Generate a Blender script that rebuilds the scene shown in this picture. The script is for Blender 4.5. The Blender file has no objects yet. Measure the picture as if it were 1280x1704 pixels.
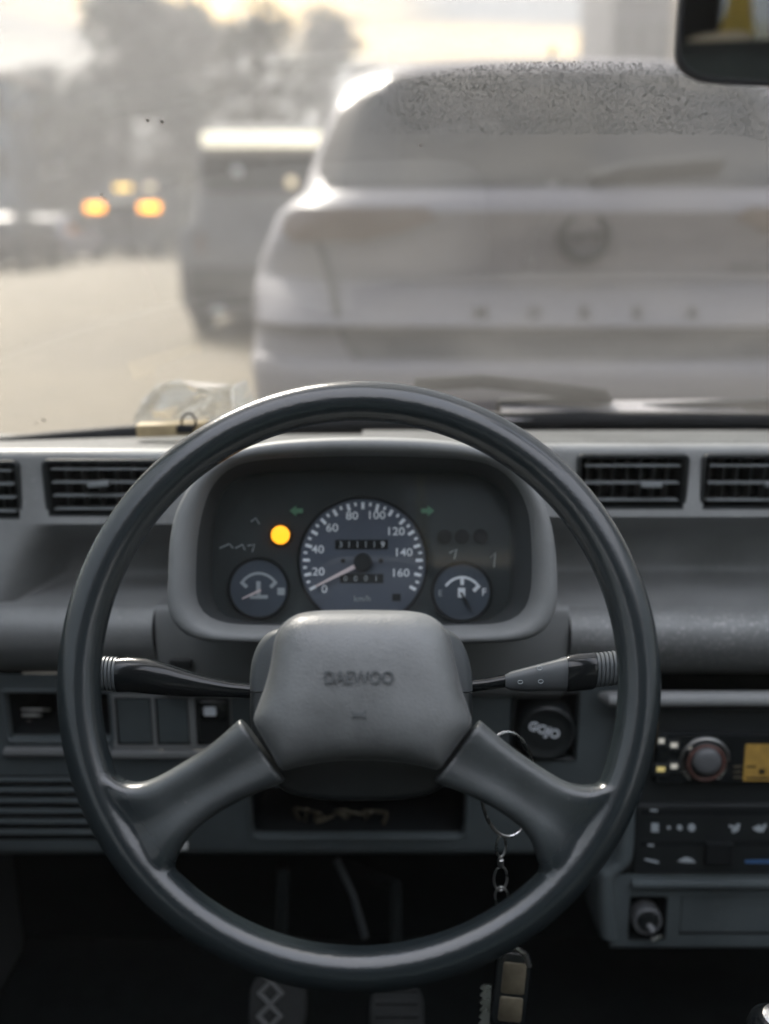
import bpy, bmesh, math, random
from mathutils import Vector, Matrix, noise as mnoise

R = math.radians
random.seed(7)
scene = bpy.context.scene
col = scene.collection

# ------------------------------------------------------------------ camera
FPX = 1657.0                      # focal length in pixels of the 1280x1704 photograph
PITCH = R(15.9)                   # camera looks down by this much
CAM = Vector((0, 0, 1.10))
cam_d = bpy.data.cameras.new("camera")
cam = bpy.data.objects.new("camera", cam_d)
col.objects.link(cam)
cam.location = CAM
cam.rotation_euler = (math.pi / 2 - PITCH, 0, 0)
cam_d.sensor_fit = 'VERTICAL'
cam_d.sensor_height = 36.0
cam_d.lens = 36.0 * FPX / 1704.0
cam_d.clip_start = 0.02
cam_d.clip_end = 2000
cam_d.dof.use_dof = True
cam_d.dof.focus_distance = 0.71
cam_d.dof.aperture_fstop = 2.8
cam_d.dof.aperture_blades = 0
scene.camera = cam

# ------------------------------------------------------------------ world, sun, exposure
SUN_EL, SUN_AZ = R(41), R(-25)    # azimuth from +Y towards +X
world = bpy.data.worlds.new("World")
scene.world = world
world.use_nodes = True


def build_world():
    nt = world.node_tree
    n, l = nt.nodes, nt.links
    n.clear()
    out = n.new('ShaderNodeOutputWorld')
    bg = n.new('ShaderNodeBackground')
    bg.inputs['Strength'].default_value = 0.05
    sky = n.new('ShaderNodeTexSky')
    sky.sky_type = 'NISHITA'
    sky.sun_disc = False
    sky.sun_elevation = SUN_EL
    sky.sun_rotation = SUN_AZ
    sky.air_density = 1.4
    sky.dust_density = 4.0
    tc = n.new('ShaderNodeTexCoord')
    mp = n.new('ShaderNodeMapping')
    mp.inputs['Scale'].default_value = (2.2, 2.2, 9.0)
    mp.inputs['Location'].default_value = (0.37, 0.1, 0.55)
    nz = n.new('ShaderNodeTexNoise')
    nz.inputs['Scale'].default_value = 1.6
    nz.inputs['Detail'].default_value = 4.0
    nz.inputs['Roughness'].default_value = 0.55
    ramp = n.new('ShaderNodeValToRGB')
    e = ramp.color_ramp.elements
    e[0].position = 0.36
    e[0].color = (2.8, 3.1, 3.7, 1)
    e[1].position = 0.66
    e[1].color = (6.4, 5.8, 4.9, 1)
    m1 = e.new(0.50)
    m1.color = (3.9, 3.9, 4.25, 1)
    mix = n.new('ShaderNodeMix')
    mix.data_type = 'RGBA'
    mix.inputs[0].default_value = 0.72
    l.new(tc.outputs['Generated'], mp.inputs['Vector'])
    l.new(mp.outputs['Vector'], nz.inputs['Vector'])
    l.new(nz.outputs['Fac'], ramp.inputs['Fac'])
    l.new(sky.outputs['Color'], mix.inputs[6])
    l.new(ramp.outputs['Color'], mix.inputs[7])
    # two sunlit banks of cloud low in the sky, broken up by the same noise
    norm = n.new('ShaderNodeVectorMath')
    norm.operation = 'NORMALIZE'
    l.new(tc.outputs['Generated'], norm.inputs[0])
    last = mix.outputs[2]
    for cdir, sc_, amt in (((-0.150, 0.966, 0.188), (5.6, 5.6, 40.0), 1.0), ((0.035, 0.985, 0.162), (6.5, 6.5, 60.0), 0.85), ((0.190, 0.970, 0.157), (9.0, 9.0, 60.0), 0.7)):
        v1 = n.new('ShaderNodeVectorMath')
        v1.operation = 'SUBTRACT'
        v1.inputs[1].default_value = cdir
        v2 = n.new('ShaderNodeVectorMath')
        v2.operation = 'MULTIPLY'
        v2.inputs[1].default_value = sc_
        v3 = n.new('ShaderNodeVectorMath')
        v3.operation = 'LENGTH'
        l.new(norm.outputs[0], v1.inputs[0])
        l.new(v1.outputs[0], v2.inputs[0])
        l.new(v2.outputs[0], v3.inputs[0])
        mr = n.new('ShaderNodeMapRange')
        mr.interpolation_type = 'SMOOTHSTEP'
        mr.inputs['From Min'].default_value = 1.25
        mr.inputs['From Max'].default_value = 0.1
        mr.inputs['To Min'].default_value = 0.0
        mr.inputs['To Max'].default_value = amt
        l.new(v3.outputs['Value'], mr.inputs['Value'])
        mm = n.new('ShaderNodeMix')
        mm.data_type = 'RGBA'
        l.new(mr.outputs['Result'], mm.inputs[0])
        l.new(last, mm.inputs[6])
        mm.inputs[7].default_value = (27.0, 19.0, 8.5, 1)
        last = mm.outputs[2]
    # overcast skies are brighter towards the zenith than at the horizon
    sep = n.new('ShaderNodeSeparateXYZ')
    l.new(tc.outputs['Generated'], sep.inputs[0])
    el = n.new('ShaderNodeMapRange')
    el.inputs['From Min'].default_value = 0.10
    el.inputs['From Max'].default_value = 1.0
    el.inputs['To Min'].default_value = 1.0
    el.inputs['To Max'].default_value = 3.4
    l.new(sep.outputs['Z'], el.inputs['Value'])
    mul = n.new('ShaderNodeMix')
    mul.data_type = 'RGBA'
    mul.blend_type = 'MULTIPLY'
    mul.inputs[0].default_value = 1.0
    l.new(last, mul.inputs[6])
    l.new(el.outputs['Result'], mul.inputs[7])
    l.new(mul.outputs[2], bg.inputs['Color'])
    l.new(bg.outputs['Background'], out.inputs['Surface'])


build_world()
sun_d = bpy.data.lights.new("sun", 'SUN')
sun_d.energy = 5.0
sun_d.angle = R(18)
sun_d.color = (1.0, 0.92, 0.81)
sun = bpy.data.objects.new("sun", sun_d)
col.objects.link(sun)
sdir = Vector((math.sin(SUN_AZ) * math.cos(SUN_EL), math.cos(SUN_AZ) * math.cos(SUN_EL), math.sin(SUN_EL)))
sun.rotation_euler = sdir.to_track_quat('Z', 'Y').to_euler()

vs = scene.view_settings
vs.view_transform = 'Standard'
vs.look = 'None'
vs.exposure = 2.4
vs.gamma = 1.0
vs.use_curve_mapping = False
cy = scene.cycles
cy.use_denoising = True
cy.max_bounces = 10
cy.diffuse_bounces = 5
cy.glossy_bounces = 4
cy.transmission_bounces = 6
cy.transparent_max_bounces = 12
cy.sample_clamp_indirect = 6.0
cy.caustics_reflective = False
cy.caustics_refractive = False


# ------------------------------------------------------------------ materials
def mat(name, color, rough=0.5, spec=0.5, metal=0.0, var=0.0, var_scale=8.0, bump=0.0, bump_scale=300.0,
        speck=0.0, speck_color=(0.35, 0.35, 0.34), speck_scale=500.0, coat=0.0, emit=None, emit_s=0.0, rvar=0.0, detail=4.0):
    m = bpy.data.materials.new(name)
    m.use_nodes = True
    nt = m.node_tree
    n, l = nt.nodes, nt.links
    b = n['Principled BSDF']
    b.inputs['Base Color'].default_value = (*color, 1)
    b.inputs['Roughness'].default_value = rough
    b.inputs['Specular IOR Level'].default_value = spec
    b.inputs['Metallic'].default_value = metal
    b.inputs['Coat Weight'].default_value = coat
    b.inputs['Coat Roughness'].default_value = 0.22
    if emit:
        b.inputs['Emission Color'].default_value = (*emit, 1)
        b.inputs['Emission Strength'].default_value = emit_s * 0.52
    tc = None
    if var or bump or speck or rvar:
        tc = n.new('ShaderNodeTexCoord')
    csock = None
    if var or rvar:
        nz = n.new('ShaderNodeTexNoise')
        nz.inputs['Scale'].default_value = var_scale
        nz.inputs['Detail'].default_value = detail
        nz.inputs['Roughness'].default_value = 0.6
        l.new(tc.outputs['Object'], nz.inputs['Vector'])
    if var:
        rp = n.new('ShaderNodeValToRGB')
        e = rp.color_ramp.elements
        e[0].position, e[1].position = 0.3, 0.7
        e[0].color = (*[c * (1 - var) for c in color], 1)
        e[1].color = (*[min(1, c * (1 + var)) for c in color], 1)
        l.new(nz.outputs['Fac'], rp.inputs['Fac'])
        csock = rp.outputs['Color']
    if rvar:
        mr = n.new('ShaderNodeMapRange')
        mr.inputs['From Min'].default_value = 0.3
        mr.inputs['From Max'].default_value = 0.7
        mr.inputs['To Min'].default_value = max(0.02, rough - rvar)
        mr.inputs['To Max'].default_value = min(1, rough + rvar)
        l.new(nz.outputs['Fac'], mr.inputs['Value'])
        l.new(mr.outputs['Result'], b.inputs['Roughness'])
    if speck:
        ns = n.new('ShaderNodeTexNoise')
        ns.inputs['Scale'].default_value = speck_scale
        ns.inputs['Detail'].default_value = 2.0
        l.new(tc.outputs['Object'], ns.inputs['Vector'])
        rs = n.new('ShaderNodeValToRGB')
        rs.color_ramp.elements[0].position = 0.72 - 0.12 * speck
        rs.color_ramp.elements[1].position = 0.80
        l.new(ns.outputs['Fac'], rs.inputs['Fac'])
        mx = n.new('ShaderNodeMix')
        mx.data_type = 'RGBA'
        l.new(rs.outputs['Color'], mx.inputs[0])
        if csock:
            l.new(csock, mx.inputs[6])
        else:
            mx.inputs[6].default_value = (*color, 1)
        mx.inputs[7].default_value = (*speck_color, 1)
        csock = mx.outputs[2]
    if csock:
        l.new(csock, b.inputs['Base Color'])
    if bump:
        nb = n.new('ShaderNodeTexNoise')
        nb.inputs['Scale'].default_value = bump_scale
        nb.inputs['Detail'].default_value = 3.0
        l.new(tc.outputs['Object'], nb.inputs['Vector'])
        bp = n.new('ShaderNodeBump')
        bp.inputs['Strength'].default_value = bump
        bp.inputs['Distance'].default_value = 0.001
        l.new(nb.outputs['Fac'], bp.inputs['Height'])
        l.new(bp.outputs['Normal'], b.inputs['Normal'])
    return m


def film_glass(name, film=0.28, tint=(0.86, 0.84, 0.80), var=0.35, gloss=0.08, clear=(0.96, 0.97, 0.97), frost=None):
    """Thin dirty glass: clear pane with a dust film that scatters light and a weak mirror reflection."""
    m = bpy.data.materials.new(name)
    m.use_nodes = True
    nt = m.node_tree
    n, l = nt.nodes, nt.links
    n.clear()
    out = n.new('ShaderNodeOutputMaterial')
    if frost is None:
        tr = n.new('ShaderNodeBsdfTransparent')
    else:          # greasy glass: light goes on forward but is smeared a little
        tr = n.new('ShaderNodeBsdfRefraction')
        tr.inputs['Roughness'].default_value = frost
        tr.inputs['IOR'].default_value = 1.3
    tl = n.new('ShaderNodeBsdfTranslucent')
    df = n.new('ShaderNodeBsdfDiffuse')
    gl = n.new('ShaderNodeBsdfGlossy')
    gl.inputs['Roughness'].default_value = 0.03
    tr.inputs['Color'].default_value = (*clear, 1)
    tl.inputs['Color'].default_value = (*tint, 1)
    df.inputs['Color'].default_value = (*tint, 1)
    m0 = n.new('ShaderNodeMixShader')
    m0.inputs[0].default_value = 0.15
    l.new(tl.outputs[0], m0.inputs[1])
    l.new(df.outputs[0], m0.inputs[2])
    tc = n.new('ShaderNodeTexCoord')
    mp = n.new('ShaderNodeMapping')
    mp.inputs['Scale'].default_value = (2.0, 5.0, 5.0)
    nz = n.new('ShaderNodeTexNoise')
    nz.inputs['Scale'].default_value = 3.0
    nz.inputs['Detail'].default_value = 6.0
    l.new(tc.outputs['Object'], mp.inputs['Vector'])
    l.new(mp.outputs['Vector'], nz.inputs['Vector'])
    mr = n.new('ShaderNodeMapRange')
    mr.inputs['From Min'].default_value = 0.3
    mr.inputs['From Max'].default_value = 0.7
    mr.inputs['To Min'].default_value = film * (1 - var)
    mr.inputs['To Max'].default_value = film * (1 + var)
    l.new(nz.outputs['Fac'], mr.inputs['Value'])
    m1 = n.new('ShaderNodeMixShader')
    l.new(mr.outputs['Result'], m1.inputs[0])
    l.new(tr.outputs[0], m1.inputs[1])
    l.new(m0.outputs[0], m1.inputs[2])
    m2 = n.new('ShaderNodeMixShader')
    m2.inputs[0].default_value = gloss
    l.new(m1.outputs[0], m2.inputs[1])
    l.new(gl.outputs[0], m2.inputs[2])
    l.new(m2.outputs[0], out.inputs['Surface'])
    return m


def glass_mat(name, rough=0.0, ior=1.33, color=(1, 1, 1)):
    m = bpy.data.materials.new(name)
    m.use_nodes = True
    b = m.node_tree.nodes['Principled BSDF']
    b.inputs['Base Color'].default_value = (*color, 1)
    b.inputs['Transmission Weight'].default_value = 1.0
    b.inputs['Roughness'].default_value = rough
    b.inputs['IOR'].default_value = ior
    return m


M = {}
M['rim'] = mat('wheel_plastic', (0.040, 0.047, 0.049), 0.42, 0.8, var=0.35, var_scale=16, bump=0.12, bump_scale=420, rvar=0.09, speck=0.35, speck_color=(0.10, 0.10, 0.10), speck_scale=380)


def tone_rim_spokes(m, centre):
    """hands have polished the rim dark and glossy; the spokes stay paler and satin"""
    nt = m.node_tree
    n, l = nt.nodes, nt.links
    b = n['Principled BSDF']
    tc = n.new('ShaderNodeTexCoord')
    ds = n.new('ShaderNodeVectorMath')
    ds.operation = 'DISTANCE'
    ds.inputs[1].default_value = centre
    l.new(tc.outputs['Object'], ds.inputs[0])
    mr = n.new('ShaderNodeMapRange')
    mr.interpolation_type = 'SMOOTHSTEP'
    mr.inputs['From Min'].default_value = 0.135
    mr.inputs['From Max'].default_value = 0.176
    l.new(ds.outputs['Value'], mr.inputs['Value'])
    for name, target in (('Base Color', (0.011, 0.016, 0.018, 1)), ('Roughness', 0.23)):
        mx = n.new('ShaderNodeMix')
        mx.data_type = 'RGBA' if name == 'Base Color' else 'FLOAT'
        ia, ib, io = (6, 7, 2) if name == 'Base Color' else (2, 3, 0)
        src = b.inputs[name].links[0].from_socket
        l.new(mr.outputs['Result'], mx.inputs[0])
        l.new(src, mx.inputs[ia])
        mx.inputs[ib].default_value = target
        l.new(mx.outputs[io], b.inputs[name])


M['pad'] = mat('horn_pad_plastic', (0.122, 0.129, 0.129), 0.42, 0.65, var=0.28, var_scale=20, bump=0.42, bump_scale=760, rvar=0.10)
M['emboss'] = mat('pressed_lettering', (0.075, 0.082, 0.085), 0.5, 0.4)
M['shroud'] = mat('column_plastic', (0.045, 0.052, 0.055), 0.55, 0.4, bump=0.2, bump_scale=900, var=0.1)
M['dash'] = mat('dash_vinyl', (0.24, 0.248, 0.246), 0.48, 0.45, var=0.2, var_scale=11, bump=0.5, bump_scale=420, speck=0.6, speck_scale=300, rvar=0.06)
M['dash_dusty'] = mat('dusty_vinyl', (0.21, 0.218, 0.218), 0.48, 0.45, var=0.2, var_scale=12, bump=0.6, bump_scale=420, speck=1.5,
                      speck_color=(0.38, 0.38, 0.37), speck_scale=260)
M['top'] = mat('dash_top_vinyl', (0.085, 0.09, 0.09), 0.6, 0.3, var=0.2, var_scale=14, bump=0.5, bump_scale=420, speck=0.8, speck_scale=300)
M['lower'] = mat('lower_dash_plastic', (0.074, 0.090, 0.094), 0.46, 0.5, var=0.22, var_scale=10, bump=0.25, bump_scale=700, speck=0.1)
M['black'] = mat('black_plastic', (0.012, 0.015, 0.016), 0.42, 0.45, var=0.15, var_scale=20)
M['void'] = mat('dark_recess', (0.006, 0.008, 0.009), 0.8, 0.2, var=0.2, var_scale=10)
M['gloss'] = mat('gloss_black', (0.008, 0.010, 0.011), 0.18, 0.5, rvar=0.05, var_scale=40)
M['slat'] = mat('vent_slat_plastic', (0.17, 0.185, 0.19), 0.45, 0.4, var=0.15, var_scale=30)
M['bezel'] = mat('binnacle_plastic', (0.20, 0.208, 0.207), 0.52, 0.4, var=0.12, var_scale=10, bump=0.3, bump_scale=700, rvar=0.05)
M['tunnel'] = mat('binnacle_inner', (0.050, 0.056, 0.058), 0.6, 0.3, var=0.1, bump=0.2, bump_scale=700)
M['face'] = mat('cluster_face', (0.032, 0.041, 0.043), 0.7, 0.2, var=0.15, var_scale=20)
M['dial'] = mat('dial_face', (0.082, 0.098, 0.126), 0.75, 0.2, var=0.08, var_scale=30)
M['dial_dark'] = mat('small_dial_face', (0.06, 0.075, 0.095), 0.75, 0.2, var=0.1, var_scale=30)
M['print'] = mat('white_print', (0.80, 0.84, 0.88), 0.7, 0.2)
M['print_dim'] = mat('grey_print', (0.36, 0.40, 0.42), 0.7, 0.2)
M['green'] = mat('green_print', (0.11, 0.24, 0.15), 0.7, 0.2)
M['needle'] = mat('needle_paint', (0.70, 0.60, 0.60), 0.6, 0.2)
M['orange_lamp'] = mat('amber_lamp', (0.9, 0.35, 0.02), 0.5, emit=(1.0, 0.36, 0.012), emit_s=0.75)
M['amber_lcd'] = mat('amber_display', (0.10, 0.07, 0.02), 0.35, emit=(0.80, 0.50, 0.12), emit_s=0.05, var=0.5, var_scale=70)
M['lit_white'] = mat('lit_button', (0.4, 0.4, 0.37), 0.5, emit=(1.0, 0.95, 0.8), emit_s=0.10)
M['lit_yellow'] = mat('lit_yellow_button', (0.6, 0.5, 0.2), 0.5, emit=(1.0, 0.8, 0.3), emit_s=0.10)
M['chrome'] = mat('worn_chrome', (0.50, 0.50, 0.49), 0.28, metal=1.0, rvar=0.1, var_scale=60)
M['grey_knob'] = mat('knob_grey', (0.10, 0.105, 0.11), 0.35, 0.5)
M['stalk_grey'] = mat('stalk_grey', (0.10, 0.11, 0.115), 0.4, 0.45, var=0.1)
M['brown_gloss'] = mat('brown_gloss_plastic', (0.10, 0.05, 0.042), 0.25, 0.5)
M['wood'] = mat('pale_wood', (0.42, 0.33, 0.19), 0.6, 0.3, var=0.25, var_scale=60)
M['paper'] = mat('paper', (0.75, 0.75, 0.73), 0.8, 0.2, var=0.2, var_scale=60)
M['fob_face'] = mat('fob_label', (0.15, 0.13, 0.09), 0.4, 0.4, metal=0.5, var=0.25, var_scale=90)
M['rubber'] = mat('black_rubber', (0.010, 0.011, 0.012), 0.7, 0.3, var=0.2, var_scale=30)
M['pedal_rubber'] = mat('worn_pedal_rubber', (0.015, 0.017, 0.017), 0.7, 0.3, var=0.3, var_scale=40)
M['pedal_worn'] = mat('polished_pedal_ridge', (0.085, 0.088, 0.088), 0.5, 0.4, var=0.2, var_scale=60)
M['footwell_gloom'] = mat('footwell_shade', (0.006, 0.008, 0.008), 0.95, 0.1, var=0.3, var_scale=40)  # near black: the footwell's shade is put into this colour
M['trim'] = mat('cabin_trim', (0.05, 0.055, 0.055), 0.7, 0.3, var=0.1)
M['headliner'] = mat('headliner', (0.10, 0.10, 0.10), 0.85, 0.2, var=0.1)
M['seat'] = mat('seat_cloth', (0.030, 0.040, 0.042), 0.9, 0.2, var=0.2, var_scale=30)
M['mirror'] = mat('mirror_silver', (0.75, 0.77, 0.76), 0.015, metal=1.0)
M['curtain'] = mat('yellow_cloth', (0.70, 0.54, 0.12), 0.85, 0.2, var=0.2)
M['cream'] = mat('cream_cloth', (0.78, 0.70, 0.55), 0.85, 0.2, var=0.2)
M['windscreen'] = film_glass('dusty_windscreen', 0.29, (0.068, 0.068, 0.068), clear=(0.445, 0.45, 0.455))
M['windscreen_outer'] = film_glass('clean_glass_face', 0.0, gloss=0.02)
M['tint'] = film_glass('light_cut_side_glass', 0.04, (0.3, 0.3, 0.3), clear=(0.60, 0.63, 0.64))
M['lens'] = film_glass('cluster_lens', 0.04, var=0.6, gloss=0.06)
M['drop'] = film_glass('water', 0.32, (0.03, 0.032, 0.032), var=0.4, gloss=0.05)
M['wrap'] = film_glass('clear_wrapper', 0.16, (0.9, 0.88, 0.82), 0.8, 0.30)
M['dirt'] = mat('dirt', (0.14, 0.13, 0.115), 0.9, 0.1)
M['cowl'] = mat('cowl_paint', (0.36, 0.35, 0.36), 0.3, 0.5, var=0.25, var_scale=40)
M['asphalt'] = mat('dusty_road', (0.098, 0.079, 0.046), 0.75, 0.25, var=0.14, var_scale=0.5, bump=0.2, bump_scale=30)
M['verge'] = mat('dry_verge', (0.13, 0.12, 0.075), 0.9, 0.1, var=0.3, var_scale=0.7)
M['kerb'] = mat('kerb_stone', (0.30, 0.28, 0.25), 0.8, 0.2, var=0.2, var_scale=3)
M['car_paint'] = mat('pale_silver_paint', (0.235, 0.23, 0.25), 0.6, 0.15, metal=0.0, coat=0.15, var=0.05, var_scale=2)
M['car_glass'] = mat('tinted_car_glass', (0.018, 0.021, 0.023), 0.10, 0.3)
M['car_dark'] = mat('bumper_plastic_recess_shade', (0.085, 0.085, 0.088), 0.6, 0.4, var=0.1)
M['tail'] = mat('tail_light_lens', (0.16, 0.12, 0.10), 0.2, 0.5, coat=0.4)
M['bus_paint'] = mat('dark_grey_paint', (0.035, 0.038, 0.041), 0.35, 0.5, var=0.1, var_scale=2)
M['bus_upper'] = mat('grey_van_paint', (0.20, 0.20, 0.21), 0.7, 0.2, var=0.1, var_scale=2)
M['glint_glow'] = mat('roof_glint_glow', (0.8, 0.78, 0.7), 0.5, emit=(1.0, 0.90, 0.68), emit_s=1.5)
M['lamp_warm'] = mat('warm_lamp', (0.8, 0.7, 0.5), 0.5, emit=(1.0, 0.80, 0.52), emit_s=1.0)
M['lamp_orange'] = mat('orange_signal', (0.9, 0.4, 0.05), 0.5, emit=(1.0, 0.33, 0.0), emit_s=7.5)
M['lamp_yellow'] = mat('yellow_lamp', (0.9, 0.7, 0.3), 0.5, emit=(1.0, 0.62, 0.12), emit_s=4.0)
M['truck'] = mat('grey_truck_paint', (0.10, 0.105, 0.11), 0.5, 0.4, var=0.1, var_scale=1)
M['pale_car'] = mat('lilac_white_paint', (0.28, 0.27, 0.30), 0.5, 0.4)
M['bark'] = mat('bark', (0.07, 0.055, 0.04), 0.9, 0.1, var=0.3, var_scale=4)
M['leaf_a'] = mat('leaf_dark', (0.070, 0.078, 0.060), 0.6, 0.3, var=0.4, var_scale=0.8)
M['leaf_b'] = mat('leaf_olive', (0.105, 0.100, 0.068), 0.6, 0.3, var=0.4, var_scale=0.8)
M['wall_grey'] = mat('grey_render', (0.11, 0.11, 0.12), 0.85, 0.2, var=0.12, var_scale=0.4)
M['wall_beige'] = mat('beige_render', (0.36, 0.28, 0.20), 0.85, 0.2, var=0.12, var_scale=0.4)
M['wall_blue'] = mat('blue_render', (0.11, 0.16, 0.22), 0.85, 0.2, var=0.12, var_scale=0.4)
M['roof_tile'] = mat('roof_sheet', (0.20, 0.15, 0.12), 0.8, 0.2, var=0.2, var_scale=2)
M['metal_pole'] = mat('galvanised_pole', (0.22, 0.23, 0.23), 0.5, 0.4, metal=0.4)


# ------------------------------------------------------------------ geometry helpers
CP, SP = math.cos(PITCH), math.sin(PITCH)


def ray(px, py):
    a = (px - 640.0) / FPX
    b = -(py - 852.0) / FPX
    return Vector((a, CP + b * SP, -SP + b * CP))


def P(px, py, Y):
    """World point seen at photo pixel (px, py) and lying Y metres ahead of the driver's eye."""
    d = ray(px, py)
    return CAM + d * (Y / d.y)


def zof(py, Y):
    return P(640, py, Y).z


def xof(px, py, Y):
    return P(px, py, Y).x


class Frame:
    """A tilted plane with metric axes: u to the right, v up, n towards the driver."""

    def __init__(self, px, py, Y, tilt):
        self.O = P(px, py, Y)
        t = R(tilt)
        self.U = Vector((1, 0, 0))
        self.V = Vector((0, math.sin(t), math.cos(t)))
        self.N = Vector((0, -math.cos(t), math.sin(t)))

    def px(self, px, py, n=0.0):
        d = ray(px, py)
        o = self.O + self.N * n
        s = (o - CAM).dot(self.N) / d.dot(self.N)
        q = CAM + d * s - self.O
        return (q.dot(self.U), q.dot(self.V))

    def to3(self, u, v, n=0.0):
        return self.O + self.U * u + self.V * v + self.N * n

    def pts(self, lst, n=0.0):
        return [self.px(a, b, n) for a, b in lst]


def set_smooth(me, angle=40):
    for p in me.polygons:
        p.use_smooth = True
    try:
        me.set_sharp_from_angle(angle=R(angle))
    except Exception:
        pass


class MB:
    def __init__(self):
        self.v, self.f = [], []

    def add(self, verts, faces):
        o = len(self.v)
        self.v += [tuple(p) for p in verts]
        self.f += [tuple(i + o for i in f) for f in faces]
        return self

    def grid(self, rows, close_u=False, close_v=False, flip=False):
        nr, nc = len(rows), len(rows[0])
        vs_ = [p for r in rows for p in r]
        fs = []
        for i in range(nr if close_v else nr - 1):
            for j in range(nc if close_u else nc - 1):
                a, b = i * nc + j, i * nc + (j + 1) % nc
                c, d = ((i + 1) % nr) * nc + (j + 1) % nc, ((i + 1) % nr) * nc + j
                fs.append((a, d, c, b) if flip else (a, b, c, d))
        return self.add(vs_, fs)

    def box(self, c, s, M3=None):
        x, y, z = s[0] / 2, s[1] / 2, s[2] / 2
        vv = [Vector((i * x, j * y, k * z)) for i in (-1, 1) for j in (-1, 1) for k in (-1, 1)]
        if M3:
            vv = [M3 @ q for q in vv]
        c = Vector(c)
        return self.add([c + q for q in vv], [(0, 1, 3, 2), (4, 6, 7, 5), (0, 4, 5, 1), (2, 3, 7, 6), (0, 2, 6, 4), (1, 5, 7, 3)])

    def bbox(self, c, s, b=0.002, M3=None):
        """bevelled box"""
        bm = bmesh.new()
        bmesh.ops.create_cube(bm, size=1)
        for v in bm.verts:
            v.co = Vector((v.co.x * s[0], v.co.y * s[1], v.co.z * s[2]))
        bmesh.ops.bevel(bm, geom=bm.edges[:], offset=b, segments=2, affect='EDGES', profile=0.6)
        c = Vector(c)
        vv = [c + ((M3 @ v.co) if M3 else v.co) for v in bm.verts]
        bm.verts.index_update()
        self.add(vv, [[v.index for v in f.verts] for f in bm.faces])
        bm.free()
        return self

    def tube(self, pts, r, seg=12, closed=False, caps=True, aspect=1.0, up=None):
        pts = [Vector(p) for p in pts]
        n = len(pts)
        rr = r if isinstance(r, (list, tuple)) else [r] * n
        rows = []
        prev = None
        for i, p in enumerate(pts):
            a = pts[(i - 1) % n] if (closed or i > 0) else p
            b = pts[(i + 1) % n] if (closed or i < n - 1) else p
            t = (b - a).normalized()
            ref = prev if prev is not None else (Vector(up) if up else (Vector((0, 0, 1)) if abs(t.z) < 0.9 else Vector((1, 0, 0))))
            s = (ref - t * ref.dot(t)).normalized()
            prev = s
            q = t.cross(s)
            rows.append([p + (s * math.cos(k * 2 * math.pi / seg) * aspect + q * math.sin(k * 2 * math.pi / seg)) * rr[i] for k in range(seg)])
        o = len(self.v)
        self.grid(rows, close_u=True, close_v=closed)
        if caps and not closed:
            self.f.append(tuple(o + k for k in range(seg))[::-1])
            self.f.append(tuple(o + (n - 1) * seg + k for k in range(seg)))
        return self

    def rings(self, rows, cap0=False, cap1=True):
        o = len(self.v)
        n = len(rows[0])
        self.grid(rows, close_u=True)
        if cap0:
            self.f.append(tuple(o + k for k in range(n))[::-1])
        if cap1:
            self.f.append(tuple(o + (len(rows) - 1) * n + k for k in range(n)))
        return self

    def plate(self, fr, outline, prof, cap0=False, cap1=True):
        """outline: ccw metric (u,v); prof: list of (inset, n)"""
        rows = []
        for ins, nn in prof:
            rows.append([fr.to3(u, v, nn) for u, v in inset(outline, ins)])
        return self.rings(rows, cap0, cap1)

    def lathe(self, c, axis, prof, seg=24, cap=True):
        axis = Vector(axis).normalized()
        ref = Vector((0, 0, 1)) if abs(axis.z) < 0.9 else Vector((1, 0, 0))
        s = (ref - axis * ref.dot(axis)).normalized()
        q = axis.cross(s)
        c = Vector(c)
        rows = [[c + axis * h + (s * math.cos(k * 2 * math.pi / seg) + q * math.sin(k * 2 * math.pi / seg)) * r for k in range(seg)] for r, h in prof]
        return self.rings(rows, cap, cap)

    def build(self, name, material, parent=None, smooth=40, **kw):
        me = bpy.data.meshes.new(name)
        me.from_pydata([tuple(p) for p in self.v], [], self.f)
        bm = bmesh.new()
        bm.from_mesh(me)
        bmesh.ops.recalc_face_normals(bm, faces=bm.faces[:])
        bm.to_mesh(me)
        bm.free()
        me.materials.append(material)
        if smooth:
            set_smooth(me, smooth)
        return link(name, me, parent, **kw)


def link(name, me, parent=None, **kw):
    o = bpy.data.objects.new(name, me)
    col.objects.link(o)
    if parent is not None:
        o.parent = parent
        base = parent
        while base.parent is not None:
            base = base.parent
        if parent.type == 'EMPTY' and parent.parent is None:
            o.matrix_parent_inverse = Matrix.Translation(-parent.location)
    for k, v in kw.items():
        o[k] = v
    return o


def thing(name, label, cat, loc=(0, 0, 0), group=None):
    o = bpy.data.objects.new(name, None)
    o.empty_display_size = 0.05
    o.location = loc
    col.objects.link(o)
    o['label'] = label
    o['category'] = cat
    if group:
        o['group'] = group
    return o


def tag(o, label, cat, group=None):
    o['label'] = label
    o['category'] = cat
    if group:
        o['group'] = group
    return o


def dup(o, parent, offset=(0, 0, 0)):
    c = o.copy()
    col.objects.link(c)
    c.parent = parent
    c.location = Vector(o.location) + Vector(offset)
    return c


def area2(pts):
    return sum(pts[i][0] * pts[(i + 1) % len(pts)][1] - pts[(i + 1) % len(pts)][0] * pts[i][1] for i in range(len(pts)))


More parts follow.
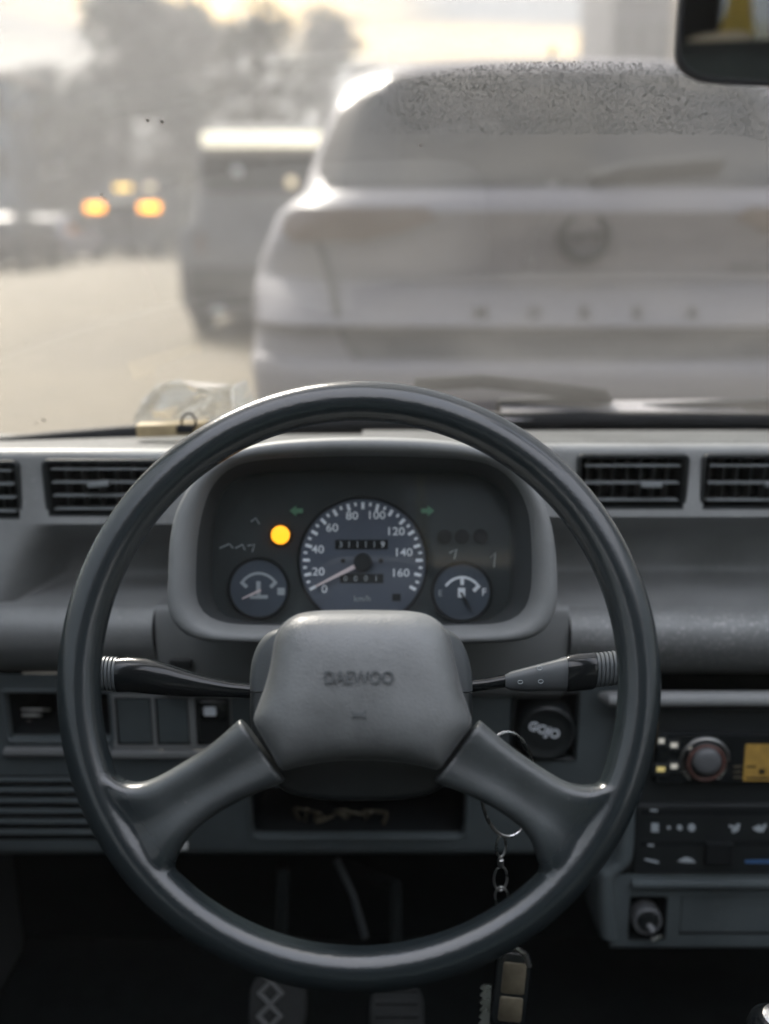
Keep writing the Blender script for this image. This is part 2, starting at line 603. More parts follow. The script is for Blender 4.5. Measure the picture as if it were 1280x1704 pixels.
def inset(pts, d):
    if abs(d) < 1e-9:
        return list(pts)
    n = len(pts)
    sgn = 1 if area2(pts) > 0 else -1
    out = []
    for i in range(n):
        a, p, b = Vector(pts[i - 1]), Vector(pts[i]), Vector(pts[(i + 1) % n])
        e1, e2 = (p - a), (b - p)
        e1 = e1.normalized() if e1.length > 1e-9 else e2.normalized()
        e2 = e2.normalized() if e2.length > 1e-9 else e1
        n1 = Vector((-e1.y, e1.x)) * sgn
        n2 = Vector((-e2.y, e2.x)) * sgn
        m = (n1 + n2)
        m = m.normalized() if m.length > 1e-6 else n1
        k = max(0.5, m.dot(n1))
        q = p + m * (d / k)
        out.append((q.x, q.y))
    return out


def rrect(x0, y0, x1, y1, r, k=5, m=1):
    """rounded rectangle, in any 2D unit"""
    xa, xb, ya, yb = min(x0, x1), max(x0, x1), min(y0, y1), max(y0, y1)
    r = min(r, (xb - xa) / 2.001, (yb - ya) / 2.001)
    pts = []
    cs = [(xb - r, ya + r, -90), (xb - r, yb - r, 0), (xa + r, yb - r, 90), (xa + r, ya + r, 180)]
    for ci, (cx, cy_, a0) in enumerate(cs):
        for i in range(k + 1):
            a = R(a0 + 90 * i / k)
            pts.append((cx + r * math.cos(a), cy_ + r * math.sin(a)))
        if m > 1:
            nx = cs[(ci + 1) % 4]
            a = R(nx[2])
            q = (nx[0] + r * math.cos(a), nx[1] + r * math.sin(a))
            p = pts[-1]
            for i in range(1, m):
                pts.append((p[0] + (q[0] - p[0]) * i / m, p[1] + (q[1] - p[1]) * i / m))
    return pts


def circ(cx, cy_, r, n=24, ry=None):
    ry = ry or r
    return [(cx + r * math.cos(2 * math.pi * i / n), cy_ + ry * math.sin(2 * math.pi * i / n)) for i in range(n)]


def spline(pts, per=6, closed=False):
    n = len(pts)
    out = []
    P_ = [Vector(p) for p in pts]
    rng = range(n if closed else n - 1)
    for i in rng:
        p0 = P_[(i - 1) % n] if (closed or i > 0) else P_[0] * 2 - P_[1]
        p1, p2 = P_[i], P_[(i + 1) % n]
        p3 = P_[(i + 2) % n] if (closed or i < n - 2) else p2 * 2 - p1
        for k in range(per):
            t = k / per
            out.append(0.5 * ((2 * p1) + (p2 - p0) * t + (2 * p0 - 5 * p1 + 4 * p2 - p3) * t * t + (3 * p1 - p0 - 3 * p2 + p3) * t ** 3))
    if not closed:
        out.append(P_[-1])
    return out


def resample(pts, n, closed=False):
    P_ = [Vector(p) for p in pts]
    if closed:
        P_ = P_ + [P_[0]]
    L = [0]
    for a, b in zip(P_, P_[1:]):
        L.append(L[-1] + (b - a).length)
    out = []
    m = n if closed else n - 1
    j = 0
    for i in range(n):
        s = L[-1] * i / m
        while j < len(L) - 2 and L[j + 1] < s:
            j += 1
        d = L[j + 1] - L[j]
        t = (s - L[j]) / d if d > 1e-12 else 0
        out.append(P_[j].lerp(P_[j + 1], t))
    return out


def text(name, s, fr, px, py, height, material, parent, n=0.0, rot=0.0, xs=1.0, extrude=0.0003, bold=0.0, shear=0.0):
    """flat lettering centred on a photo pixel, cap height in metres"""
    cu = bpy.data.curves.new(name, 'FONT')
    cu.body = s
    cu.align_x = 'CENTER'
    cu.align_y = 'CENTER'
    cu.extrude = extrude
    cu.offset = bold
    cu.shear = shear
    cu.resolution_u = 3
    t = bpy.data.objects.new(name, cu)
    col.objects.link(t)
    dg = bpy.context.evaluated_depsgraph_get()
    me = bpy.data.meshes.new_from_object(t.evaluated_get(dg))
    bpy.data.objects.remove(t)
    bpy.data.curves.remove(cu)
    if len(me.vertices):
        ys = [v.co.y for v in me.vertices]
        xs_ = [v.co.x for v in me.vertices]
        h = max(ys) - min(ys)
        cy_, cx = (max(ys) + min(ys)) / 2, (max(xs_) + min(xs_)) / 2
        k = height / h
        u0, v0 = fr.px(px, py, n)
        ca, sa = math.cos(R(rot)), math.sin(R(rot))
        for v in me.vertices:
            a, b = (v.co.x - cx) * k * xs, (v.co.y - cy_) * k
            v.co = fr.to3(u0 + a * ca - b * sa, v0 + a * sa + b * ca, n + v.co.z)
    me.name = name
    me.materials.clear()
    me.materials.append(material)
    return link(name, me, parent)


def smoothstep(a, b, x):
    t = max(0.0, min(1.0, (x - a) / (b - a)))
    return t * t * (3 - 2 * t)


# ================================================================== EXTERIOR
def sheet(name, x0, y0, x1, y1, z, m, parent=None):
    mb = MB().add([(x0, y0, z), (x1, y0, z), (x1, y1, z), (x0, y1, z)], [(0, 1, 2, 3)])
    return mb.build(name, m, parent, smooth=None)


g = sheet('ground', -700, -700, 700, 900, -0.004, M['verge'])
g['kind'] = 'structure'
road = sheet('road', -16, -60, 9, 700, 0.0, M['asphalt'])
road['kind'] = 'structure'
for sx, x in ((-1, -16.0), (1, 9.0)):
    k = MB().bbox((x + 0.1 * sx, 320, 0.06), (0.25, 760, 0.14), 0.02).build('kerb', M['kerb'])
    k['kind'] = 'structure'


# ---- cars
def lerp_levels(levels, z):
    for a, b in zip(levels, levels[1:]):
        if a[0] <= z <= b[0]:
            t = (z - a[0]) / max(1e-6, b[0] - a[0])
            return [a[i] + (b[i] - a[i]) * t for i in range(6)]
    return list(levels[-1] if z > levels[-1][0] else levels[0])


def plan_ring(cx, lv, m=10):
    z, yr, yf, hw, rc, bow = lv[:6]
    zb = lv[6] if len(lv) > 6 else 0.0
    pts = rrect(-hw, 0, hw, yf - yr, rc, 5, m)
    out = []
    for x, y in pts:
        w = smoothstep(0.8, 0.0, y)
        out.append(Vector((cx + x, yr + y + bow * (x / hw) ** 2 * w, z + zb * (1 - (x / hw) ** 2) * w)))
    return out


def rear_pt(cx, levels, z, x, off=0.006):
    lv = lerp_levels(levels, z)
    hw, rc, bow = lv[3], lv[4], lv[5]
    y = lv[1] + bow * (x / hw) ** 2
    e = abs(x) - (hw - rc)
    if e > 0:
        e = min(e, rc * 0.98)
        y += rc - math.sqrt(max(0, rc * rc - e * e))
    return Vector((cx + x, y - off, z))


def rear_patch(cx, levels, zs, xs_l, xs_r, off, nu=18):
    """patch on the rear face, rows at zs with left/right x limits"""
    rows = []
    for z, a, b in zip(zs, xs_l, xs_r):
        rows.append([rear_pt(cx, levels, z, a + (b - a) * i / nu, off) for i in range(nu + 1)])
    return MB().grid(rows)


def side_patch(cx, levels, s, z0, z1, ya0, yb0, ya1, yb1, off=0.008):
    rows = []
    for i in range(5):
        z = z0 + (z1 - z0) * i / 4
        lv = lerp_levels(levels, z)
        ya, yb = ya0 + (ya1 - ya0) * i / 4, yb0 + (yb1 - yb0) * i / 4
        rows.append([Vector((cx + s * (lv[3] + off), ya + (yb - ya) * k / 8, z)) for k in range(9)])
    return MB().grid(rows)


def car_wheels(root, cx, hw, ys, r=0.33, w=0.21):
    for y in ys:
        for s in (-1, 1):
            x = cx + s * (hw - w / 2 + 0.01)
            wh = MB().lathe((x, y, r), (1, 0, 0), [(r * 0.6, -w / 2), (r * 0.95, -w / 2), (r, -w / 3), (r, w / 3), (r * 0.95, w / 2), (r * 0.6, w / 2)], 24).build('wheel', M['rubber'], root)
            MB().lathe((x, y, r), (s, 0, 0), [(r * 0.58, w / 2 - 0.03), (r * 0.58, w / 2 + 0.004), (r * 0.2, w / 2 + 0.012)], 20).build('rim', M['chrome'], wh)


def hatch_car():
    cx = xof(978, 390, 2.56)
    z = lambda py, Y: zof(py, Y)
    L = [  # z, rear y, front y, half width, corner radius, bow
        (0.20, 2.72, 6.50, 0.78, 0.20, 0.05),
        (0.30, 2.58, 6.62, 0.85, 0.22, 0.06),
        (z(665, 2.50), 2.50, 6.66, 0.865, 0.20, 0.07),
        (z(628, 2.49), 2.49, 6.66, 0.868, 0.20, 0.07),
        (z(607, 2.51), 2.51, 6.66, 0.868, 0.20, 0.07),
        (z(598, 2.565), 2.565, 6.66, 0.868, 0.20, 0.06),
        (z(552, 2.60), 2.60, 6.66, 0.868, 0.20, 0.05),
        (z(543, 2.535), 2.535, 6.65, 0.868, 0.20, 0.05),
        (z(470, 2.61), 2.61, 6.62, 0.862, 0.20, 0.06, -0.028),
        (z(458, 2.655), 2.655, 6.60, 0.858, 0.20, 0.04, -0.030),
        (z(440, 2.65), 2.65, 6.55, 0.855, 0.20, 0.04, -0.028),
        (z(352, 2.575), 2.575, 6.35, 0.79, 0.20, 0.05),
        (z(338, 2.585), 2.585, 6.20, 0.765, 0.20, 0.05),
        (z(314, 2.64), 2.64, 5.55, 0.725, 0.20, 0.05),
        (z(220, 2.80), 2.80, 5.05, 0.685, 0.18, 0.05),
        (z(140, 2.93), 2.93, 4.70, 0.640, 0.18, 0.05),
        (z(112, 2.99), 2.99, 4.55, 0.600, 0.20, 0.06),
        (z(101, 3.06), 3.06, 4.42, 0.54, 0.22, 0.06),
        (z(97, 3.20), 3.20, 4.25, 0.44, 0.22, 0.06),
    ]
    root = thing('car', 'pale silver crossover car close ahead, its whole tail filling the right of the windscreen', 'car', (cx, 4.5, 0))
    mb = MB()
    mb.rings([plan_ring(cx, lv) for lv in L], True, True)
    mb.build('body', M['car_paint'], root, smooth=50)
    zs, xl, xr = [], [], []
    for i in range(9):
        t = i / 8
        py = 308 - t * (308 - 106)
        lo = [a for a in L]
        Y = 2.65 + t * (3.0 - 2.65)
        zz = z(py, Y)
        hw = lerp_levels(L, zz)[3]
        k = hw * (0.975 - 0.03 * t) - (0.10 * max(0, t - 0.75) / 0.25) - (0.05 * max(0, 0.15 - t) / 0.15)
        zs.append(zz)
        xl.append(-k)
        xr.append(k)
    rear_patch(cx, L, zs, xl, xr, 0.008, 24).build('rear_window', M['car_glass'], root)
    # rear wiper on the window
    zw = z(292, 2.69)
    MB().tube([rear_pt(cx, L, z(300, 2.67), 0.02, 0.02), rear_pt(cx, L, z(285, 2.70), 0.10, 0.03), rear_pt(cx, L, z(270, 2.72), 0.36, 0.03)], 0.018, 8).build('wiper', M['black'], root)
    # tail lights
    for s in (-1, 1):
        zz = [z(402, 2.60), z(385, 2.60), z(362, 2.59), z(345, 2.59)]
        a = [0.56, 0.45, 0.37, 0.40]
        b = [0.74, 0.775, 0.765, 0.735]
        if s < 0:
            mbp = rear_patch(cx, L, zz, [-q for q in b], [-q for q in a], 0.012, 8)
        else:
            mbp = rear_patch(cx, L, zz, a, b, 0.012, 8)
        mbp.build('tail_light', M['tail'], root)
    # round emblem with a bolt bar
    c = rear_pt(cx, L, z(392, 2.60), 0.0, 0.012)
    e = MB()
    e.tube([c + Vector((0.057 * math.cos(a), -0.004, 0.057 * math.sin(a))) for a in [2 * math.pi * i / 28 for i in range(28)]], 0.013, 8, closed=True)
    em = e.build('emblem', M['black'], root)
    MB().add([c + Vector(q) for q in ((-0.075, -0.006, 0.0), (-0.01, -0.006, -0.012), (0.0, -0.006, 0.006), (0.075, -0.006, 0.0), (0.01, -0.006, 0.012), (0, -0.006, -0.006))],
             [(0, 1, 5, 2), (5, 3, 4, 2)]).build('bolt', M['black'], em, smooth=None)
    # five spaced letters under the emblem
    for ch, px in zip("MOKKA", (800, 889, 976, 1064, 1152)):
        x = xof(px, 520, 2.57) - cx
        p = rear_pt(cx, L, z(520, 2.577), x, 0.004)
        fr = Frame(px, 520, p.y, 0)
        text('badge_letter', ch, fr, px, 520, 0.034, M['black'], root, extrude=0.003, bold=0.03)
    # plate recess: its shade put into a dark colour band
    zz = [z(597, 2.57), z(588, 2.575), z(562, 2.59), z(553, 2.60)]
    a = [0.555, 0.59, 0.605, 0.60]
    rear_patch(cx, L, zz, [-q for q in a], a, 0.012, 16).build('plate_recess', M['car_dark'], root)
    for s in (-1, 1):
        MB().tube([rear_pt(cx, L, z(py, 2.58), s * x, 0.003) for py, x in ((345, 0.70), (420, 0.665), (470, 0.64), (520, 0.625), (560, 0.61), (597, 0.57))], 0.009, 6).build('shut_line', M['black'], root)
    zz = [0.32, 0.40, z(690, 2.50)]
    rear_patch(cx, L, zz, [-0.75] * 3, [0.75] * 3, 0.012, 16).build('lower_bumper', M['car_dark'], root)
    for s in (-1, 1):
        z0, z1 = z(308, 2.7), z(150, 2.95)
        side_patch(cx, L, s, z0, z1, 2.95, 5.25, 3.2, 4.5).build('side_window', M['car_glass'], root)
    car_wheels(root, cx, 0.865, (3.45, 5.75))
    # aerial on the roof
    q = Vector((xof(916, 97, 3.35), 3.35, z(97, 3.2)))
    MB().tube([q, q + Vector((0, -0.05, 0.05))], [0.010, 0.005], 8).build('aerial', M['black'], root)


hatch_car()


def minibus():
    Y = 10.6
    cx = xof(432, 400, Y)
    zt = zof(213, Y)
    L = [(0.22, Y + 0.05, Y + 4.4, 0.80, 0.10, 0.02), (0.35, Y, Y + 4.5, 0.86, 0.12, 0.03), (0.75, Y, Y + 4.55, 0.87, 0.12, 0.03),
         (1.08, Y + 0.03, Y + 4.5, 0.85, 0.12, 0.03), (1.20, Y + 0.06, Y + 4.3, 0.68, 0.12, 0.03), (zof(250, Y), Y + 0.12, Y + 4.1, 0.64, 0.14, 0.03), (zt, Y + 0.18, Y + 3.9, 0.60, 0.2, 0.03), (zt + 0.06, Y + 0.4, Y + 3.6, 0.5, 0.2, 0.03)]
    root = thing('minibus', 'dark grey minibus with a painted glint on its roof edge beside the silver car', 'minibus', (cx, Y + 2, 0))
    MB().rings([plan_ring(cx, lv) for lv in L], True, True).build('body', M['bus_upper'], root, smooth=50)
    z0, z1 = zof(318, Y), zof(256, Y)
    rear_patch(cx, L, [z0, (z0 + z1) / 2, z1], [-0.62, -0.60, -0.58], [0.62, 0.60, 0.58], 0.012, 10).build('rear_window', M['car_glass'], root)
    z0, z1 = 0.30, zof(445, Y)
    rear_patch(cx, L, [z0, (z0 + z1) / 2, z1], [-0.85] * 3, [0.85] * 3, 0.02, 12).build('bumper', M['bus_paint'], root)
    z1 = zof(231, Y)
    MB().bbox((cx + 0.06, Y + 0.06, z1), (1.22, 0.10, 0.13), 0.02).build('roof_glint', M['glint_glow'], root)  # glowing bar added for the bright reflection along the roof edge
    for px, py in ((395, 285), (485, 303)):
        q = P(px, py, Y - 0.02)
        MB().lathe(q, (0, -1, 0), [(0.05, 0), (0.05, 0.03), (0.03, 0.05)], 14).build('lamp', M['lamp_warm'] if px > 450 else M['print'], root)
    for s in (-1, 1):
        rear_patch(cx, L, [0.85, 0.95, 1.05], [s * 0.66] * 3, [s * 0.56] * 3, 0.014, 4).build('tail_light', M['tail'], root)
        side_patch(cx, L, s, 1.25, zof(256, Y), Y + 0.4, Y + 4.0, Y + 0.4, Y + 3.9).build('side_window', M['car_glass'], root)
    q = P(362, 515, Y - 0.03)
    MB().bbox(q, (0.12, 0.02, 0.06), 0.005).build('reflector', M['print'], root)
    car_wheels(root, cx, 0.86, (Y + 0.9, Y + 3.5))


minibus()


def truck():
    Y = 39.0
    cx = xof(205, 400, Y)
    root = thing('truck', 'distant grey truck with four glowing amber lights facing down the road', 'truck', (cx, Y + 3, 0))
    zt = zof(322, Y)
    MB().bbox((cx, Y + 0.9, 1.40), (2.5, 1.7, 1.5), 0.12).build('cab', M['truck'], root)
    MB().bbox((cx, Y + 4.4, 1.9), (2.5, 5.0, 2.0), 0.06).build('cargo_box', M['truck'], root)
    MB().bbox((cx, Y - 0.04, 1.75), (2.1, 0.10, 0.55), 0.04).build('windscreen', M['car_glass'], root)
    MB().bbox((cx, Y - 0.02, 0.62), (2.5, 0.25, 0.36), 0.05).build('bumper', M['truck'], root)
    MB().bbox((cx, Y - 0.01, 1.12), (1.4, 0.08, 0.4), 0.03).build('grille', M['black'], root)
    for px, w in ((158, 0.66), (249, 0.72)):
        q = P(px, 345, Y - 0.12)
        MB().bbox(q, (w, 0.08, 0.26), 0.04).build('headlight', M['lamp_orange'], root)
    MB().bbox(P(205, 312, Y - 0.1), (0.6, 0.08, 0.14), 0.03).build('marker_lamp', M['lamp_yellow'], root)
    MB().bbox(P(250, 311, Y - 0.1), (0.34, 0.08, 0.22), 0.03).build('marker_lamp', M['lamp_warm'], root)
    for y in (Y + 0.9, Y + 5.6):
        for s in (-1, 1):
            MB().lathe((cx + s * 1.1, y, 0.5), (1, 0, 0), [(0.3, -0.14), (0.5, -0.12), (0.5, 0.12), (0.3, 0.14)], 18).build('wheel', M['rubber'], root)


truck()


def far_car(px, Y, label, m, hw=0.86, h=1.45, ln=4.2):
    cx = xof(px, 400, Y)
    L = [(0.22, Y + 0.05, Y + ln - 0.1, hw - 0.06, 0.25, 0.05), (0.5, Y, Y + ln, hw, 0.25, 0.06), (0.85, Y + 0.03, Y + ln - 0.05, hw, 0.25, 0.06), (0.95, Y + 0.10, Y + ln - 1.0, hw - 0.05, 0.25, 0.06),
         (h - 0.08, Y + 0.55, Y + ln - 1.7, hw - 0.2, 0.2, 0.05), (h, Y + 0.8, Y + ln - 2.0, hw - 0.32, 0.2, 0.05)]
    root = thing('car', label, 'car', (cx, Y + ln / 2, 0))
    MB().rings([plan_ring(cx, lv) for lv in L], True, True).build('body', m, root, smooth=50)
    rear_patch(cx, L, [1.0, 1.15, h - 0.12], [-0.68, -0.62, -0.52], [0.68, 0.62, 0.52], 0.012, 10).build('rear_window', M['car_glass'], root)
    for s in (-1, 1):
        rear_patch(cx, L, [0.66, 0.84], [s * 0.74] * 2, [s * 0.5] * 2, 0.014, 4).build('tail_light', M['tail'], root)
        side_patch(cx, L, s, 1.0, h - 0.1, Y + 0.7, Y + ln - 1.3, Y + 0.9, Y + ln - 1.8).build('side_window', M['car_glass'], root)
    car_wheels(root, cx, hw, (Y + 0.8, Y + ln - 0.8), 0.31)


far_car(62, 33, 'pale lilac white car parked at the far left of the road', M['pale_car'], 0.9, 1.5)
far_car(-30, 27, 'dark grey car at the far left edge of the road', M['bus_paint'], 0.9, 1.45)


# ---- trees
def tree(px, Y, h, cr, m, label, lean=0.0, leaves=1500, ls=0.5, seed=0, base=0.3):
    rnd = random.Random(seed)
    x = xof(px, 380, Y)
    root = thing('tree', label, 'tree', (x, Y, 0), 'trees along the far road side')
    mb = MB()
    top = Vector((x + lean, Y, h * 0.75))
    tp = [Vector((x, Y, -0.1)), Vector((x + lean * 0.3 + 0.1, Y, h * 0.25)), Vector((x + lean * 0.6 - 0.1, Y, h * 0.5)), top]
    mb.tube(tp, [0.035 * h, 0.028 * h, 0.018 * h, 0.006 * h], 9)
    limbs = []
    for i in range(9):
        t = 0.3 + 0.65 * i / 9
        b = tp[0].lerp(top, t)
        a = rnd.uniform(0, 2 * math.pi)
        d = Vector((math.cos(a), math.sin(a), rnd.uniform(0.3, 0.9))).normalized()
        e = b + d * cr * rnd.uniform(0.6, 0.95)
        limbs.append(e)
        mb.tube([b, b.lerp(e, 0.5) + Vector((0, 0, 0.1)), e], [0.012 * h, 0.008 * h, 0.003 * h], 6)
    mb.build('trunk', M['bark'], root)
    clumps = []
    for i in range(34):
        a = rnd.uniform(0, 2 * math.pi)
        zz = rnd.uniform(base, 1.0)
        w = math.sin(min(1, (zz - base) / (1 - base) * 0.85 + 0.18) * math.pi) ** 0.6
        r = cr * w * math.sqrt(rnd.uniform(0.05, 1))
        clumps.append((Vector((x + lean * zz + r * math.cos(a), Y + r * math.sin(a), h * zz)), cr * rnd.uniform(0.28, 0.5)))
    lf = MB()
    for i in range(leaves):
        c, rr = rnd.choice(clumps)
        d = Vector((rnd.gauss(0, 1), rnd.gauss(0, 1), rnd.gauss(0, 0.8)))
        d = d.normalized() * rr * rnd.uniform(0.3, 1.05)
        p = c + d
        s = ls * rnd.uniform(0.5, 1.1)
        nrm = (d.normalized() + Vector((rnd.gauss(0, .6), rnd.gauss(0, .6), rnd.gauss(0.3, .6)))).normalized()
        u = nrm.orthogonal().normalized()
        v = nrm.cross(u)
        lf.add([p - u * s * 0.5, p - v * s * 0.25, p + u * s * 0.5, p + v * s * 0.25], [(0, 1, 2, 3)])
    lf.build('crown', m, root, smooth=None)


tree(95, 62, 9.5, 4.0, M['leaf_a'], 'dark hazy tree behind the amber lit truck, its crown low at the left', 0, 2600, 1.1, 1, 0.06)
tree(210, 58, 13, 4.6, M['leaf_a'], 'tall dark green tree standing right above the amber lit truck', 0.5, 3400, 1.1, 2, 0.06)
tree(330, 66, 14, 4.8, M['leaf_b'], 'olive green tree between the amber lit truck and the minibus', -0.4, 3000, 1.1, 3, 0.06)
tree(430, 44, 9.6, 3.0, M['leaf_b'], 'olive tree with a bare forked trunk rising behind the minibus', 0.4, 1300, 0.6, 4, 0.12)
tree(540, 70, 13.5, 4.6, M['leaf_b'], 'olive tree behind the slanted left pillar of the silver car', 0.2, 2800, 1.1, 5, 0.06)
tree(10, 75, 9.0, 4.6, M['leaf_a'], 'dark tree at the far left beside the blue building', 0.2, 2600, 1.1, 6, 0.06)


def treeline():
    rnd = random.Random(21)
    lf = MB()
    for k in range(5200):
        px = rnd.uniform(-250, 900)
        Y = rnd.uniform(78, 92)
        top = 215 + 45 * mnoise.noise(Vector((px / 90.0, 0.3, 0.9)))
        py = rnd.uniform(top, 400)
        p = P(px, py, Y)
        s = rnd.uniform(0.5, 1.2)
        nrm = Vector((rnd.gauss(0, 1), rnd.gauss(-0.5, 1), rnd.gauss(0.3, 1))).normalized()
        u = nrm.orthogonal().normalized()
        v = nrm.cross(u)
        lf.add([p - u * s * 0.6, p - v * s * 0.35, p + u * s * 0.6, p + v * s * 0.35], [(0, 1, 2, 3)])
    o = lf.build('woods', M['leaf_a'], None, smooth=None)
    o['kind'] = 'stuff'
    o['label'] = 'hazy belt of far woodland behind the road traffic'
    o['category'] = 'woods'


treeline()


# ---- buildings
def building(px0, px1, py_top, Y, m, label, storeys=3, cols=5, depth=10, flat=True):
    x0, x1 = xof(px0, 300, Y), xof(px1, 300, Y)
    zt = zof(py_top, Y)
    cx, w = (x0 + x1) / 2, x1 - x0
    root = thing('building', label, 'building', (cx, Y + depth / 2, 0))
    wl = MB().box((cx, Y + depth / 2, zt / 2), (w, depth, zt)).build('wall', m, root, smooth=None)
    MB().bbox((cx, Y + depth / 2, zt + 0.15), (w + 0.5, depth + 0.5, 0.3), 0.04).build('roof', M['roof_tile'], root, smooth=None)
    dz = zt / storeys
    ww, wh = w / cols * 0.5, dz * 0.5
    f0 = None
    for i in range(storeys):
        for k in range(cols):
            x = x0 + w * (k + 0.5) / cols
            z_ = dz * (i + 0.55)
            if f0 is None:
                f0 = MB().bbox((0, 0, 0), (ww + 0.16, 0.12, wh + 0.16), 0.02).build('window', m, root, smooth=None)
                p0 = MB().box((0, -0.075, 0), (ww, 0.03, wh)).build('pane', M['car_glass'], f0, smooth=None)
                f0.location = (x, Y - 0.04, z_)
                fa = f0
            else:
                fa = f0.copy()
                col.objects.link(fa)
                fa.location = (x, Y - 0.04, z_)
                pa = p0.copy()
                col.objects.link(pa)
                pa.parent = fa


building(1005, 1100, -90, 60, M['wall_grey'], 'grey apartment block rising beside the mirror, above the silver car', 5, 3, 10)
building(1108, 1300, -60, 66, M['wall_beige'], 'warm beige building partly behind the mirror', 4, 4, 10)
building(-140, 26, 130, 55, M['wall_blue'], 'blue grey building at the far left behind the trees', 3, 5, 12)

# street pole between the trees
pl = thing('street_pole', 'thin galvanised street pole rising among the trees behind the minibus', 'pole', (xof(392, 300, 48), 48, 0))
q = pl.location
MB().tube([(q.x, q.y, 0), (q.x, q.y, 9.2)], [0.14, 0.10], 10).build('post', M['metal_pole'], pl)
MB().tube([(q.x, q.y, 9.1), (q.x + 0.5, q.y, 9.5), (q.x + 1.6, q.y, 9.6)], 0.06, 8).build('bracket', M['metal_pole'], pl)

# ================================================================== VAN SHELL
XL, XR = -0.46, 1.02          # inner faces of the left and right doors
WB = (1.075, zof(700, 1.075))  # windscreen base (y, z)
WT = (0.70, 1.52)             # windscreen top
van = thing('van_body', 'dark cabin shell and footwell floor of the van around the driver', 'van cabin', (0.28, 0, 0.2))
MB().box((0.28, -0.35, 0.20), (1.60, 3.0, 0.03)).build('floor', M['footwell_gloom'], van, smooth=None)
MB().box((0.28, 1.10, 0.53), (1.60, 0.03, 0.62)).build('firewall', M['footwell_gloom'], van, smooth=None)
MB().bbox((0.28, -1.08, 1.575), (1.60, 1.58, 0.05), 0.015).build('roof', M['headliner'], van, smooth=None)  # unseen roof, ends short so that sky light reaches the wheel
for y, z_ in ((WT[0], WT[1] + 0.01), (-1.84, 1.56)):
    MB().tube([(XL - 0.03, y, z_), (XR + 0.03, y, z_)], 0.03, 10).build('roof_rail', M['trim'], van)
for s, x in ((-1, XL - 0.03), (1, XR + 0.03)):
    MB().bbox((x, 0.10, 0.54), (0.06, 1.96, 0.66), 0.015).build('door', M['trim'], van, smooth=None)
    MB().bbox((x, -1.36, 0.88), (0.06, 0.95, 1.34), 0.015).build('side_panel', M['trim'], van, smooth=None)
    MB().tube([(x, WB[0] + 0.01, WB[1] - 0.05), (x, WT[0], WT[1])], 0.035, 10).build('windscreen_pillar', M['trim'], van)
    MB().bbox((x, -0.42, 1.20), (0.05, 0.09, 0.72), 0.01).build('door_pillar', M['trim'], van, smooth=None)
for x in (XL - 0.03, XR + 0.03):
    MB().box((x, 0.34, 1.20), (0.005, 1.42, 0.68)).build('side_window', M['tint'], van, smooth=None)  # unseen tinted panes added to cut the side light
M['tint_dark'] = film_glass('light_cut_rear_glass', 0.04, (0.2, 0.2, 0.2), clear=(0.40, 0.42, 0.43))  # dark tint added to hold back light from behind
MB().box((0.28, -1.86, 1.25), (1.54, 0.005, 0.58)).build('rear_window', M['tint_dark'], van, smooth=None)
MB().bbox((-0.20, -1.82, 1.25), (0.56, 0.04, 0.62), 0.01).build('rear_dark_panel', M['void'], van, smooth=None)  # dark panel added for the dark left part of the mirror view
MB().bbox((0.28, -1.86, 0.58), (1.60, 0.05, 0.75), 0.01).build('tailgate', M['trim'], van, smooth=None)

# windscreen: slightly bowed pane
def ws_pt(u, t, off=0.0):
    """u: -1..1 across, t: 0 base .. 1 top"""
    x = 0.28 + u * 0.75
    bow = 0.05 * (1 - u * u) - 0.05 * 0.72
    y = WB[0] + (WT[0] - WB[0]) * t + bow - 0.075 * max(0.0, (-u - 0.55) / 0.45) ** 1.6
    zz = WB[1] + (WT[1] - WB[1]) * t - 0.012 * u * u
    dn = Vector((0, -(WT[1] - WB[1]), (WT[0] - WB[0]))).normalized()   # towards the cabin
    return Vector((x, y, zz)) + dn * off


ws = thing('windscreen', 'dusty windscreen glass with a black rubber seal above the dashboard', 'windscreen', (0.28, WB[0], WB[1]))
mb = MB()
ni, no = 25, 11
inn = [[ws_pt(-1 + 2 * i / 24, t / 10) for i in range(ni)] for t in range(no)]
ext = [[ws_pt(-1 + 2 * i / 24, t / 10, -0.005) for i in range(ni)] for t in range(no)]
mb.grid(inn)
n_in = len(mb.f)
mb.grid(ext, flip=True)
N_ = ni * no
for i in range(ni - 1):
    for a in (i, (no - 1) * ni + i):
        mb.f.append((a, a + 1, a + 1 + N_, a + N_))
for t in range(no - 1):
    for a in (t * ni, t * ni + ni - 1):
        mb.f.append((a, a + ni, a + ni + N_, a + N_))
pane = mb.build('pane', M['windscreen'], ws, smooth=30)
pane.data.materials.append(M['windscreen_outer'])
for k, p in enumerate(pane.data.polygons):
    p.material_index = 0 if k < n_in else 1
MB().tube([ws_pt(-1 + 2 * i / 24, -0.005, 0.0) for i in range(25)], 0.011, 10).build('seal', M['rubber'], ws)
# condensation drops on the upper, unwiped part of the glass, inside
rnd = random.Random(3)
dr = MB()


def ws_hit(px, py):
    d = ray(px, py)
    a = Vector((0.28, WB[0], WB[1]))
    nrm = Vector((0, (WT[1] - WB[1]), -(WT[0] - WB[0]))).normalized()
    s = (a - CAM).dot(nrm) / d.dot(nrm)
    q = CAM + d * s
    u = (q.x - 0.28) / 0.75
    for _ in range(3):
        bow = 0.05 * (1 - u * u) - 0.05 * 0.72
        s = (a + Vector((0, bow, 0)) - CAM).dot(nrm) / d.dot(nrm)
        q = CAM + d * s
        u = (q.x - 0.28) / 0.75
    t = (q.z + 0.012 * u * u - WB[1]) / (WT[1] - WB[1])
    return u, t


